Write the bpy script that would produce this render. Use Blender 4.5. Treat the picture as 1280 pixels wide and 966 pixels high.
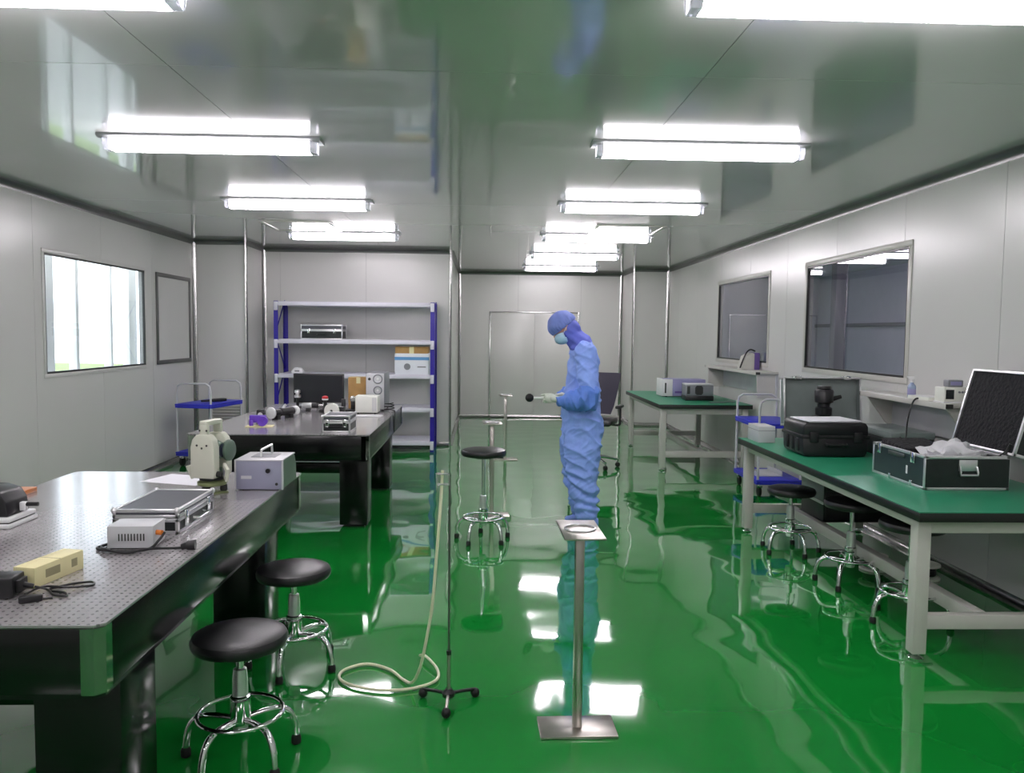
import bpy, bmesh, math, random
from mathutils import Vector, Matrix, noise, Euler
random.seed(4)
for o in list(bpy.data.objects): bpy.data.objects.remove(o)
scn = bpy.context.scene
COL = scn.collection
PI = math.pi

# ------------------------------------------------------------------ camera
F = 1000.0; CAM_H = 1.55                      # focal length in pixels of a 1280x966 frame
YAW, PITCH, ROLL = math.radians(2.042), math.radians(3.811), math.radians(0.63)
RM = Matrix.Rotation(-YAW, 3, 'Z') @ Matrix.Rotation(PI/2-PITCH, 3, 'X') @ Matrix.Rotation(ROLL, 3, 'Z')
cd = bpy.data.cameras.new('camera'); cd.sensor_fit = 'HORIZONTAL'; cd.sensor_width = 36.0; cd.lens = F/1280*36
cd.clip_start = 0.05; cd.clip_end = 200
cam = bpy.data.objects.new('camera', cd); COL.objects.link(cam)
cam.matrix_world = Matrix.Translation((0, 0, CAM_H)) @ RM.to_4x4()
scn.camera = cam
def ray(u, v): return RM @ Vector(((u-640)/F, -(v-483)/F, -1))
def onz(u, v, z): d = ray(u, v); return Vector((0, 0, CAM_H)) + d*((z-CAM_H)/d.z)
def ony(u, v, y): d = ray(u, v); return Vector((0, 0, CAM_H)) + d*(y/d.y)
def onx(u, v, x): d = ray(u, v); return Vector((0, 0, CAM_H)) + d*(x/d.x)

# ------------------------------------------------------------------ world, light, exposure
LAMP = 21.0                                   # emission of the ceiling fluorescent diffusers
w = bpy.data.worlds.new('sky'); scn.world = w; w.use_nodes = True
bgn = w.node_tree.nodes['Background']; bgn.inputs['Color'].default_value = (0.86, 0.93, 1.0, 1); bgn.inputs['Strength'].default_value = 2.6
sd = bpy.data.lights.new('sun', 'SUN'); sd.energy = 2.0; sd.angle = 0.3; sd.color = (1, .97, .9)
sun = bpy.data.objects.new('sun', sd); COL.objects.link(sun); sun.rotation_euler = (math.radians(25), math.radians(20), 0)
vs = scn.view_settings; vs.view_transform = 'Standard'; vs.look = 'None'; vs.gamma = 1.0; vs.use_curve_mapping = False
vs.exposure = 0.72

# ------------------------------------------------------------------ materials
def lin(c):
    f = lambda x: (x/12.92 if x <= .04045 else ((x+.055)/1.055)**2.4)
    return (f(c[0]/255), f(c[1]/255), f(c[2]/255), 1)
M = {}
def mat(name, c, rough=.5, metal=0., spec=.5, coat=0., var=.06, vscale=6., bump=0., bscale=40., emit=0., alpha=1., trans=0., coat_rough=.05, bdist=.01, bdetail=2):
    m = bpy.data.materials.new(name); m.use_nodes = True; nt = m.node_tree; n = nt.nodes; L = nt.links
    p = n['Principled BSDF']; col = lin(c)
    p.inputs['Roughness'].default_value = rough; p.inputs['Metallic'].default_value = metal
    p.inputs['Specular IOR Level'].default_value = spec; p.inputs['Coat Weight'].default_value = coat
    p.inputs['Coat Roughness'].default_value = coat_rough
    p.inputs['Transmission Weight'].default_value = trans; p.inputs['Alpha'].default_value = alpha
    tc = n.new('ShaderNodeTexCoord')
    nz = n.new('ShaderNodeTexNoise'); nz.inputs['Scale'].default_value = vscale; nz.inputs['Detail'].default_value = 3
    L.new(tc.outputs['Object'], nz.inputs['Vector'])
    cr = n.new('ShaderNodeValToRGB')
    a = [max(0, x*(1-var)) for x in col[:3]]; b = [min(1, x*(1+var)) for x in col[:3]]
    cr.color_ramp.elements[0].color = (*a, 1); cr.color_ramp.elements[1].color = (*b, 1)
    cr.color_ramp.elements[0].position = .3; cr.color_ramp.elements[1].position = .7
    L.new(nz.outputs['Fac'], cr.inputs['Fac']); L.new(cr.outputs['Color'], p.inputs['Base Color'])
    if bump:
        n2 = n.new('ShaderNodeTexNoise'); n2.inputs['Scale'].default_value = bscale; n2.inputs['Detail'].default_value = bdetail
        L.new(tc.outputs['Object'], n2.inputs['Vector'])
        bp = n.new('ShaderNodeBump'); bp.inputs['Strength'].default_value = bump; bp.inputs['Distance'].default_value = bdist
        L.new(n2.outputs['Fac'], bp.inputs['Height']); L.new(bp.outputs['Normal'], p.inputs['Normal'])
        if coat: L.new(bp.outputs['Normal'], p.inputs['Coat Normal'])
    if emit:
        p.inputs['Emission Color'].default_value = col; p.inputs['Emission Strength'].default_value = emit
    M[name] = m
    return m
mat('floor_epoxy', (18, 132, 48), .055, spec=.6, coat=.7, var=.10, vscale=.9, bump=.26, bscale=2.9, bdist=.02, coat_rough=.02, bdetail=0)
mat('wall_paint', (205, 205, 202), .28, spec=.5, var=.02, vscale=1.2, bump=.03, bscale=1.5, bdist=.02)
mat('wall_core', (150, 150, 150), .6)
mat('ceiling_paint', (194, 194, 194), .12, spec=.6, coat=.55, var=.02, vscale=.8, bump=.02, bscale=1.2, bdist=.02, coat_rough=.03)
mat('aluminium', (165, 165, 163), .27, metal=1., var=.05)
mat('aluminium_dull', (120, 121, 120), .4, metal=1., var=.05)
mat('aluminium_bright', (222, 222, 224), .3, metal=.85, var=.04, vscale=30)
mat('chrome', (225, 227, 228), .08, metal=1., var=.02)
mat('stainless', (176, 172, 166), .28, metal=1., var=.06, vscale=20)
mat('mirror_steel', (150, 160, 150), .06, metal=1., var=.02)
mat('lamp_diffuser', (255, 246, 253), .4, emit=LAMP, var=0.)
mat('lamp_end', (205, 208, 212), .25, trans=.55, var=.02)
mat('lamp_base', (150, 152, 155), .35, var=.03)
mat('black_paint', (14, 15, 16), .17, spec=.42, var=.15, bump=.02, bscale=8)
mat('black_matt', (20, 20, 22), .5, var=.15)
mat('black_plastic', (24, 24, 27), .38, var=.12)
mat('black_leather', (30, 30, 32), .34, var=.12, bump=.12, bscale=160, bdist=.003)
mat('rubber', (15, 15, 16), .6, var=.1)
mat('white_steel', (196, 195, 188), .35, var=.03)
mat('white_plastic', (225, 226, 226), .4, var=.02)
mat('cream_plastic', (230, 231, 222), .4, var=.03)
mat('pale_grey_metal', (196, 197, 200), .38, var=.04)
mat('grey_metal', (128, 130, 136), .4, var=.05)
mat('lavender', (150, 148, 190), .4, var=.04)
mat('lavender_grey', (150, 150, 172), .42, var=.05)
mat('lavender_print', (104, 82, 150), .5, var=.04)
mat('shelf_blue', (38, 20, 150), .38, var=.06)
mat('shelf_white', (214, 213, 224), .4, var=.02)
mat('trolley_blue', (44, 50, 190), .42, var=.08)
mat('mat_green', (38, 138, 100), .36, spec=.5, var=.06, bump=.05, bscale=200, bdist=.002)
mat('bench_edge', (22, 24, 23), .4, var=.1)
mat('case_panel', (74, 76, 84), .42, var=.06, vscale=60)
mat('case_dark', (40, 52, 56), .3, var=.12, vscale=12)
mat('case_black', (26, 32, 32), .42, var=.12, vscale=30)
mat('case_green', (122, 132, 130), .35, var=.05, vscale=10)
mat('foam', (26, 26, 30), .9, var=.35, vscale=55, bump=.9, bscale=45, bdist=.02)
mat('bag', (226, 226, 230), .28, var=.05, vscale=20, trans=.15)
mat('paper', (232, 232, 238), .6, var=.02)
mat('wood', (196, 116, 48), .4, var=.2, vscale=9)
mat('cardboard', (176, 138, 84), .75, var=.1, vscale=14)
mat('carton_white', (222, 226, 232), .6, var=.03)
mat('carton_blue', (92, 150, 202), .6, var=.04)
mat('beige_box', (226, 218, 168), .5, var=.04)
mat('beige_mark', (150, 144, 110), .6, var=.05)
mat('survey_body', (206, 208, 192), .42, var=.03)
mat('survey_green', (92, 112, 98), .42, var=.06)
mat('survey_olive', (120, 130, 88), .45, var=.06)
mat('mark_dark', (44, 46, 44), .5)
mat('hose', (226, 224, 194), .3, var=.03)
mat('clear_plastic', (214, 220, 218), .15, trans=.7, var=.02)
mat('purple_plastic', (104, 62, 190), .3, var=.12, vscale=30)
mat('orange_plastic', (232, 132, 48), .45, var=.05)
mat('red_plastic', (206, 40, 48), .35, var=.05)
mat('lens_glass', (40, 44, 60), .06, var=.05)
mat('screen', (40, 42, 46), .18, var=.03)
mat('bottle_blue', (176, 196, 228), .25, trans=.3, var=.05)
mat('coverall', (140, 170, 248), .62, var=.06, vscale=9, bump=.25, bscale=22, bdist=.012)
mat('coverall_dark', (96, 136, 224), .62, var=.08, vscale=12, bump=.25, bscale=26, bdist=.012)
mat('cap', (116, 134, 206), .66, var=.05, vscale=14, bump=.2, bscale=40, bdist=.008)
mat('hood', (100, 112, 208), .66, var=.06, vscale=14, bump=.2, bscale=40, bdist=.008)
mat('mask', (172, 206, 228), .6, var=.05, vscale=30)
mat('glove', (206, 212, 198), .5, var=.05, vscale=30)
mat('skin', (216, 162, 142), .5, var=.05)
mat('hair', (30, 26, 25), .6)
mat('chair_mesh', (50, 46, 62), .6, var=.1, vscale=80)
mat('grass', (118, 140, 84), .9, var=.3, vscale=1.5)
mat('facade_white', (236, 236, 236), .5, var=.03)
mat('facade_grey', (150, 150, 150), .7, var=.1)
mat('next_room', (200, 200, 216), .45, var=.03)
mat('next_dark', (110, 110, 124), .5, var=.03)
def glass(name, tint=(.93, .95, .96), refl=1.0):
    m = bpy.data.materials.new(name); m.use_nodes = True; nt = m.node_tree; n = nt.nodes; L = nt.links
    out = n['Material Output']; n.remove(n['Principled BSDF'])
    tr = n.new('ShaderNodeBsdfTransparent'); tr.inputs[0].default_value = (*tint, 1)
    gl = n.new('ShaderNodeBsdfGlossy'); gl.inputs['Roughness'].default_value = .01; gl.inputs[0].default_value = (refl, refl, refl, 1)
    fr = n.new('ShaderNodeFresnel'); fr.inputs['IOR'].default_value = 1.75
    mx = n.new('ShaderNodeMixShader')
    ge = n.new('ShaderNodeNewGeometry'); iv = n.new('ShaderNodeMath'); iv.operation = 'SUBTRACT'; iv.inputs[0].default_value = 1.0
    mu = n.new('ShaderNodeMath'); mu.operation = 'MULTIPLY'
    L.new(ge.outputs['Backfacing'], iv.inputs[1]); L.new(iv.outputs[0], mu.inputs[0]); L.new(fr.outputs[0], mu.inputs[1]); L.new(mu.outputs[0], mx.inputs[0]); L.new(tr.outputs[0], mx.inputs[1]); L.new(gl.outputs[0], mx.inputs[2]); L.new(mx.outputs[0], out.inputs[0])
    M[name] = m
glass('window_glass'); glass('tinted_glass', (.84, .84, .88))
# drilled optical-table top: grey lacquer with a 25 mm grid of holes
def breadboard():
    m = mat('breadboard', (170, 166, 168), .2, metal=.35, spec=.6, var=.04, vscale=3, coat=.25, coat_rough=.12); nt = m.node_tree; n = nt.nodes; L = nt.links
    p = n['Principled BSDF']; old = p.inputs['Base Color'].links[0].from_socket
    tc = n.new('ShaderNodeTexCoord'); vm = n.new('ShaderNodeVectorMath'); vm.operation = 'SCALE'; vm.inputs['Scale'].default_value = 40.0
    fr = n.new('ShaderNodeVectorMath'); fr.operation = 'FRACTION'; sb = n.new('ShaderNodeVectorMath'); sb.operation = 'SUBTRACT'; sb.inputs[1].default_value = (.5, .5, 0)
    ml = n.new('ShaderNodeVectorMath'); ml.operation = 'MULTIPLY'; ml.inputs[1].default_value = (1, 1, 0)
    ln = n.new('ShaderNodeVectorMath'); ln.operation = 'LENGTH'
    lt = n.new('ShaderNodeMath'); lt.operation = 'LESS_THAN'; lt.inputs[1].default_value = .17
    mx = n.new('ShaderNodeMixRGB'); mx.inputs['Color2'].default_value = (.18, .18, .18, 1)
    L.new(tc.outputs['Object'], vm.inputs[0]); L.new(vm.outputs[0], fr.inputs[0]); L.new(fr.outputs[0], sb.inputs[0]); L.new(sb.outputs[0], ml.inputs[0]); L.new(ml.outputs[0], ln.inputs[0])
    L.new(ln.outputs['Value'], lt.inputs[0]); L.new(lt.outputs[0], mx.inputs['Fac']); L.new(old, mx.inputs['Color1']); L.new(mx.outputs[0], p.inputs['Base Color'])
breadboard()

# ------------------------------------------------------------------ mesh helpers
class MB:
    def __init__(s): s.bm = bmesh.new()
    def _merge(s, t, mtx=None):
        if mtx is not None: bmesh.ops.transform(t, matrix=mtx, verts=t.verts)
        me = bpy.data.meshes.new('tmp'); t.to_mesh(me); t.free(); s.bm.from_mesh(me); bpy.data.meshes.remove(me); return s
    def box(s, x0, x1, y0, y1, z0, z1, bev=0., seg=2, mtx=None):
        t = bmesh.new(); bmesh.ops.create_cube(t, size=1)
        for v in t.verts: v.co = Vector(((x0+x1)/2+v.co.x*(x1-x0), (y0+y1)/2+v.co.y*(y1-y0), (z0+z1)/2+v.co.z*(z1-z0)))
        if bev: bmesh.ops.bevel(t, geom=t.edges[:], offset=bev, segments=seg, affect='EDGES', profile=.5)
        return s._merge(t, mtx)
    def prism(s, poly, a, b, axis='y', bev=0., mtx=None):
        """poly: list of 2D points; extruded along axis between a and b (y: points are x,z; x: points are y,z; z: x,y)"""
        t = bmesh.new()
        f = {'y': lambda p, q: (p[0], q, p[1]), 'x': lambda p, q: (q, p[0], p[1]), 'z': lambda p, q: (p[0], p[1], q)}[axis]
        A = [t.verts.new(f(p, a)) for p in poly]; B = [t.verts.new(f(p, b)) for p in poly]
        t.faces.new(A); t.faces.new(B[::-1]); n = len(poly)
        for i in range(n): t.faces.new((A[i], A[(i+1) % n], B[(i+1) % n], B[i]))
        bmesh.ops.recalc_face_normals(t, faces=t.faces)
        if bev: bmesh.ops.bevel(t, geom=t.edges[:], offset=bev, segments=2, affect='EDGES', profile=.5)
        return s._merge(t, mtx)
    def cyl(s, p0, p1, r0, r1=None, n=20):
        r1 = r0 if r1 is None else r1
        return s.loft([(p0, r0), (p1, r1)], n)
    def loft(s, rings, n=16, cap=True):
        """rings: (centre, radius); circular cross-sections along the path"""
        pts = [Vector(p) for p, r in rings]; bm = s.bm; prev = None; up = None; first = None
        for i, (p, r) in enumerate(rings):
            p = pts[i]
            d = (pts[min(i+1, len(pts)-1)]-pts[max(i-1, 0)])
            d = d.normalized() if d.length > 1e-9 else Vector((0, 0, 1))
            if up is None: up = d.orthogonal().normalized()
            else:
                up = up - d*up.dot(d)
                up = up.normalized() if up.length > 1e-6 else d.orthogonal().normalized()
            sd_ = d.cross(up)
            ring = [bm.verts.new(p+(up*math.cos(2*PI*k/n)+sd_*math.sin(2*PI*k/n))*r) for k in range(n)]
            if prev:
                for k in range(n): bm.faces.new((prev[k], prev[(k+1) % n], ring[(k+1) % n], ring[k]))
            else: first = ring
            prev = ring
        if cap: bm.faces.new(first[::-1]); bm.faces.new(prev)
        return s
    def tube(s, pts, r, n=10, smooth=0, closed=False):
        pts = [Vector(p) for p in pts]
        if smooth: pts = spline(pts, smooth, closed)
        if closed:
            bm = s.bm; N = len(pts); up = None; rings = []
            for i in range(N):
                d = (pts[(i+1) % N]-pts[i-1]).normalized()
                up = d.orthogonal().normalized() if up is None else (up-d*up.dot(d)).normalized()
                sd_ = d.cross(up)
                rings.append([bm.verts.new(pts[i]+(up*math.cos(2*PI*k/n)+sd_*math.sin(2*PI*k/n))*r) for k in range(n)])
            for i in range(N):
                a, b = rings[i], rings[(i+1) % N]
                if i == N-1:   # rotate last ring match
                    off = min(range(n), key=lambda o: (a[0].co-b[o].co).length); b = b[off:]+b[:off]
                for k in range(n): bm.faces.new((a[k], a[(k+1) % n], b[(k+1) % n], b[k]))
            return s
        return s.loft([(p, r) for p in pts], n)
    def lathe(s, prof, n=28, mtx=None, cap=True):
        """prof: (radius, z) from bottom to top around the z axis"""
        t = bmesh.new(); rings = []
        for r, z in prof:
            r = max(r, 1e-4); rings.append([t.verts.new((r*math.cos(2*PI*k/n), r*math.sin(2*PI*k/n), z)) for k in range(n)])
        for a, b in zip(rings, rings[1:]):
            for k in range(n): t.faces.new((a[k], a[(k+1) % n], b[(k+1) % n], b[k]))
        if cap: t.faces.new(rings[0][::-1]); t.faces.new(rings[-1])
        return s._merge(t, mtx)
    def ball(s, c, r, n=16):
        t = bmesh.new(); bmesh.ops.create_uvsphere(t, u_segments=n, v_segments=max(8, n//2), radius=1)
        r = (r, r, r) if not hasattr(r, '__len__') else r
        return s._merge(t, Matrix.Translation(c) @ Matrix.Diagonal((*r, 1)))
    def build(s, name, m, parent=None, loc=(0, 0, 0), rot=None, smooth=True):
        bmesh.ops.recalc_face_normals(s.bm, faces=s.bm.faces)
        me = bpy.data.meshes.new(name); s.bm.to_mesh(me); s.bm.free()
        if smooth:
            me.shade_smooth(); me.set_sharp_from_angle(angle=math.radians(38))
        me.materials.append(M[m]); o = bpy.data.objects.new(name, me); COL.objects.link(o)
        o.parent = parent; o.location = loc
        if rot: o.rotation_euler = rot
        return o
def spline(pts, k, closed=False):
    out = []; N = len(pts)
    g = (lambda i: pts[i % N]) if closed else (lambda i: pts[max(0, min(N-1, i))])
    for i in range(N if closed else N-1):
        p0, p1, p2, p3 = g(i-1), g(i), g(i+1), g(i+2)
        for j in range(k):
            t = j/k
            out.append(.5*((2*p1)+(-p0+p2)*t+(2*p0-5*p1+4*p2-p3)*t*t+(-p0+3*p1-3*p2+p3)*t**3))
    if not closed: out.append(pts[-1])
    return out
def tag(o, label=None, cat=None, group=None, kind=None):
    if label: o['label'] = label
    if cat: o['category'] = cat
    if group: o['group'] = group
    if kind: o['kind'] = kind
    return o
def thing(name, label, cat, loc=(0, 0, 0), rz=0., group=None):
    o = bpy.data.objects.new(name, None); COL.objects.link(o); o.location = loc; o.rotation_euler = (0, 0, rz); o.empty_display_size = .05
    return tag(o, label, cat, group)
KIDS = {}
def copy_tree(o, parent=None):
    c = o.copy(); COL.objects.link(c); c.parent = parent
    for ch in [x for x in bpy.data.objects if x.parent == o]: copy_tree(ch, c)
    return c
def place(root, loc, rz, label):
    root.location = loc; root.rotation_euler = (0, 0, rz); root['label'] = label
    return root

# ------------------------------------------------------------------ the setting
XR, XL, ZC = 3.12, -3.62, 2.66
Y0 = -3.2                                # wall behind the camera
YCH, XCH = 10.15, -2.98                  # chase in the left corner
YSH, XSH = 10.95, -0.47                  # wall behind the blue rack and its corner
YB = 14.68                               # far wall
YRB, XRB = 13.5, 2.53                    # boxed column in the far right corner
tag(MB().box(XL-.3, XR+.3, Y0-.3, YB+.3, -.12, 0).build('floor', 'floor_epoxy', smooth=False), kind='structure')
def rects(s0, s1, z0, z1, ops):
    br = sorted({s0, s1, *[min(max(o[k], s0), s1) for o in ops for k in (0, 1)]}); out = []
    for a, b in zip(br, br[1:]):
        if b-a < 1e-4: continue
        zs = [(z0, z1)]
        for o in ops:
            if o[0] < b-1e-4 and o[1] > a+1e-4:
                zs = [q for (c, d) in zs for q in ((c, min(d, o[2])), (max(c, o[3]), d)) if q[1]-q[0] > 1e-4]
        out += [(a, b, c, d) for c, d in zs]
    return out
def wall(name, axis, pos, out, s0, s1, seams, ops=()):
    """axis 'x': plane x=pos running along y; out=+1/-1 direction away from the room"""
    def add(mb, a, b, c, d, t0, t1):
        q = sorted((pos+out*t0, pos+out*t1))
        if axis == 'x': mb.box(q[0], q[1], a, b, c, d)
        else: mb.box(a, b, q[0], q[1], c, d)
    core = MB()
    for r in rects(s0, s1, 0, ZC, ops): add(core, *r, .004, .06)
    w_ = tag(core.build(name, 'wall_core', smooth=False), kind='structure')
    ed = [s0]+[s for s in seams if s0+.05 < s < s1-.05]+[s1]
    for a, b in zip(ed, ed[1:]):
        mb = MB()
        for r in rects(a+.002, b-.002, 0, ZC, ops): add(mb, *r, 0, .004)
        mb.build('wall_panel', 'wall_paint', w_, smooth=False)
    return w_
seq = lambda a, st, n: [a+st*i for i in range(n)]
# openings measured from the photograph (along y, and height)
LW = (6.75, 8.70, 1.17, 2.17)            # daylight window
RW1 = (5.82, 7.68, 1.25, 2.22)           # near inner window
RW2 = (8.72, 10.6, 1.25, 2.22)           # far inner window
wall('wall_left', 'x', XL, -1, Y0, YCH, seq(-2.6, 1.15, 14), [LW])
wall('wall_right', 'x', XR, 1, Y0, YRB, seq(-2.15, 1.15, 15), [RW1, RW2])
wall('wall_chase_front', 'y', YCH, 1, XL, XCH-.0045, [])
wall('wall_chase_side', 'x', XCH, -1, YCH+.0045, YSH, [])
wall('wall_rack', 'y', YSH, 1, XCH, XSH-.0045, seq(-2.75, 1.15, 3))
wall('wall_corner_side', 'x', XSH, -1, YSH+.0045, YB, seq(12.1, 1.15, 3))
wall('wall_back', 'y', YB, 1, XSH, XRB, [.62, 1.77])
wall('wall_column_side', 'x', XRB, 1, YRB+.0045, YB, [])
wall('wall_column_front', 'y', YRB, 1, XRB+.0045, XR, [])
wall('wall_rear', 'y', Y0, -1, XL, XR, seq(-2.5, 1.15, 5))
ce = tag(MB().box(XL-.1, XR+.1, Y0-.1, YB+.1, ZC+.004, ZC+.08).build('ceiling', 'wall_core', smooth=False), kind='structure')
cx = [XL, -1.34, .94, XR]; cy = [Y0, -.1, 3.5, 7.1, 10.7, YB]
for a, b in zip(cx, cx[1:]):
    for c, d in zip(cy, cy[1:]):
        MB().box(a+.002, b-.002, c+.002, d-.002, ZC, ZC+.004).build('ceiling_panel', 'ceiling_paint', ce, smooth=False)

tn = [0]
def cove(name, p0, p1, n1, n2, r=.05, m='aluminium_dull', convex=False):
    """quarter-round trim along p0->p1; n1, n2 point from the corner into the room along the two faces"""
    p0, p1, n1, n2 = map(Vector, (p0, p1, n1, n2)); mb = MB(); K = 8
    prof = [Vector((0, 0, 0))] if not convex else []
    for k in range(K+1):
        a = k/K*PI/2
        q = (n1*(1-math.sin(a)) + n2*(1-math.cos(a)))*r if not convex else (n1*math.sin(a)+n2*math.cos(a))*r
        prof.append(q)
    if convex: prof.append(Vector((0, 0, 0)))
    A = [mb.bm.verts.new(p0+q) for q in prof]; B = [mb.bm.verts.new(p1+q) for q in prof]; n = len(prof)
    mb.bm.faces.new(A); mb.bm.faces.new(B[::-1])
    for i in range(n): mb.bm.faces.new((A[i], A[(i+1) % n], B[(i+1) % n], B[i]))
    return tag(mb.build(name, m), kind='structure')
UP, DN = (0, 0, 1), (0, 0, -1)
edges = [('left', (XL, Y0), (XL, YCH), (1, 0, 0)), ('right', (XR, Y0), (XR, YRB), (-1, 0, 0)), ('chase_front', (XL, YCH), (XCH, YCH), (0, -1, 0)),
         ('chase_side', (XCH, YCH), (XCH, YSH), (1, 0, 0)), ('rack', (XCH, YSH), (XSH, YSH), (0, -1, 0)), ('corner_side', (XSH, YSH), (XSH, YB), (1, 0, 0)),
         ('back', (XSH, YB), (XRB, YB), (0, -1, 0)), ('column_side', (XRB, YRB), (XRB, YB), (-1, 0, 0)), ('column_front', (XRB, YRB), (XR, YRB), (0, -1, 0))]
for nm, a, b, n in edges:
    tn[0] += 1; cove('trim_%d' % tn[0], (*a, ZC), (*b, ZC), n, DN, .055)
    cove('baseboard_'+nm, (*a, 0), (*b, 0), n, UP, .05, 'aluminium')
for (x, y, n1, n2, cv) in ((XL, YCH, (1, 0, 0), (0, -1, 0), 0), (XCH, YCH, (1, 0, 0), (0, -1, 0), 1), (XCH, YSH, (1, 0, 0), (0, -1, 0), 0),
                           (XSH, YSH, (1, 0, 0), (0, -1, 0), 1), (XSH, YB, (1, 0, 0), (0, -1, 0), 0), (XRB, YB, (-1, 0, 0), (0, -1, 0), 0),
                           (XRB, YRB, (-1, 0, 0), (0, -1, 0), 1), (XR, YRB, (-1, 0, 0), (0, -1, 0), 0)):
    tn[0] += 1
    cove('trim_%d' % tn[0], (x, y, 0), (x, y, ZC), n1, n2, .045 if not cv else .028, 'aluminium', bool(cv))

# windows ---------------------------------------------------------
def window(name, x, out, op, gl, fw, fm, depth=.06):
    y0, y1, z0, z1 = op
    r = tag(bpy.data.objects.new(name, None), kind='structure'); COL.objects.link(r); r.location = (x, (y0+y1)/2, z0)
    hy, h = (y1-y0)/2, z1-z0
    X = lambda a, b: sorted((out*a, out*b))
    xs = X(-.006, depth)
    for (a, b, c, d) in ((-hy-fw, hy+fw, -fw, 0), (-hy-fw, hy+fw, h, h+fw), (-hy-fw, -hy, 0, h), (hy, hy+fw, 0, h)):
        xq = X(-.008, 0)
        MB().box(xq[0], xq[1], a, b, c, d, .002).build('window_frame', fm, r)
    # inner gasket
    for (a, b, c, d) in ((-hy, hy, 0, .016), (-hy, hy, h-.016, h), (-hy, -hy+.014, .016, h-.016), (hy-.014, hy, .016, h-.016)):
        xs = X(-.004, .016); MB().box(xs[0], xs[1], a, b, c, d).build('window_gasket', 'bench_edge', r, smooth=False)
    xg = X(.012, .018)
    MB().box(xg[0], xg[1], -hy+.01, hy-.01, .012, h-.012).build('pane', gl, r, smooth=False)
    return r
window('window_1', XL, -1, LW, 'window_glass', .035, 'wall_paint')
window('window_2', XR, 1, RW1, 'tinted_glass', .045, 'white_steel')
window('window_3', XR, 1, RW2, 'tinted_glass', .045, 'white_steel')
for nm_, y_ in (('nearer', 6.2), ('farther', 10.4)):  # lamps added to brighten the otherwise dark room behind the inner windows
    nl = thing('added_next_room_light', 'added fill light brightening the room beyond the inner windows, %s one' % nm_, 'ceiling light', (XR+1.9, y_, ZC), group='added fill lights in the next room')
    MB().box(-.6, .6, -.07, .07, -.02, 0, .003).build('base_plate', 'lamp_base', nl)
    MB().box(-.57, .57, -.045, .045, -.07, -.02, .004).build('diffuser', 'lamp_diffuser', nl)
# blind panel beside the daylight window
y0, y1 = 8.99, 10.0
bw = tag(bpy.data.objects.new('window_4', None), kind='structure'); COL.objects.link(bw); bw.location = (XL, (y0+y1)/2, 1.16)
hy, h = (y1-y0)/2, 1.02
MB().box(.001, .008, -hy+.04, hy-.04, .04, h-.04).build('blind_panel', 'wall_paint', bw, smooth=False)
for (a, b, c, d) in ((-hy, hy, 0, .045), (-hy, hy, h-.045, h), (-hy, -hy+.035, .045, h-.045), (hy-.035, hy, .045, h-.045)):
    MB().box(.001, .02, a, b, c, d, .003).build('window_frame', 'aluminium_dull', bw)
# outer building window seen through the daylight window
fr = tag(thing('outer_window_frame', 'white outer window frame with mullions beyond the daylight window', 'window', (XL-.42, 7.8, .9)), group=None)
for yy, ww in ((-1.6, .3), (-.95, .05), (-.42, .24), (.22, .06), (.95, .05), (1.4, .2)):
    MB().box(-.04, .04, yy, yy+ww, 0, 1.7, .005).build('mullion', 'facade_white', fr)
for zz in (-.06, 1.7): MB().box(-.05, .05, -1.6, 1.65, zz, zz+.06, .005).build('rail', 'facade_white', fr)
tag(MB().box(XL-6.5, XL-.3, -20, 40, -1.2, -1.0).build('ground_outside', 'facade_grey', smooth=False), kind='structure')
tag(MB().box(-60, XL-6.5, -20, 60, -1.2, -1.0).build('grass', 'grass', smooth=False), 'sunlit grass outside the daylight window', 'grass', kind='stuff')
# next room behind the inner windows
nr = tag(MB().box(XR+3.2, XR+3.26, 2.5, 15, 0, ZC).build('wall_next_room', 'next_room', smooth=False), kind='structure')
tag(MB().box(XR+.3, XR+3.26, 15, 15.06, 0, ZC).build('wall_next_room_end', 'next_room', smooth=False), kind='structure')
tag(MB().box(XR+.3, XR+3.26, 2.44, 2.5, 0, ZC).build('wall_next_room_near', 'next_room', smooth=False), kind='structure')
tag(MB().box(XR+.1, XR+3.26, 2.5, 15, ZC, ZC+.06).build('ceiling_next_room', 'next_room', smooth=False), kind='structure')
tag(MB().box(XR+.3, XR+3.26, 2.5, 15, -.12, -.001).build('floor_next_room', 'floor_epoxy', smooth=False), kind='structure')
tag(MB().box(XR+2.2, XR+2.38, 12.0, 12.18, 0, ZC, .01).build('column_next_room', 'next_dark'), kind='structure')
tag(MB().box(XR+3.14, XR+3.2, 2.5, 15, 1.72, 1.78, .005).build('trim_next_room', 'next_dark'), kind='structure')

# door in the far wall
d = tag(bpy.data.objects.new('door_1', None), kind='structure'); COL.objects.link(d); d.location = (.92, YB, 0)
MB().box(-.80, -.004, -.012, 0, .06, 1.92, .003).build('door_leaf', 'wall_paint', d)
MB().box(.004, .80, -.012, 0, .06, 1.92, .003).build('door_leaf', 'wall_paint', d)
for a in ((-.825, -.80, .0, 1.945), (.80, .825, 0, 1.945), (-.80, .80, 1.92, 1.945)): MB().box(a[0], a[1], -.02, 0, a[2], a[3], .003).build('door_frame', 'aluminium', d)

# air grille low on the chase
g = tag(thing('air_grille', 'white louvred return air grille low on the corner chase', 'grille', (-3.23, YCH, .08)), group=None)
for a in ((-.21, -.17, 0, .62), (.17, .21, 0, .62), (-.17, .17, 0, .04), (-.17, .17, .58, .62)): MB().box(a[0], a[1], -.02, -.001, a[2], a[3], .003).build('grille_frame', 'white_steel', g)
for i in range(14):
    MB().box(-.17, .17, -.014, .0, -.012, .012, mtx=Matrix.Translation((0, 0, .065+.0375*i)) @ Matrix.Rotation(.6, 4, 'X')).build('slat', 'white_steel', g, smooth=False)

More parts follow.
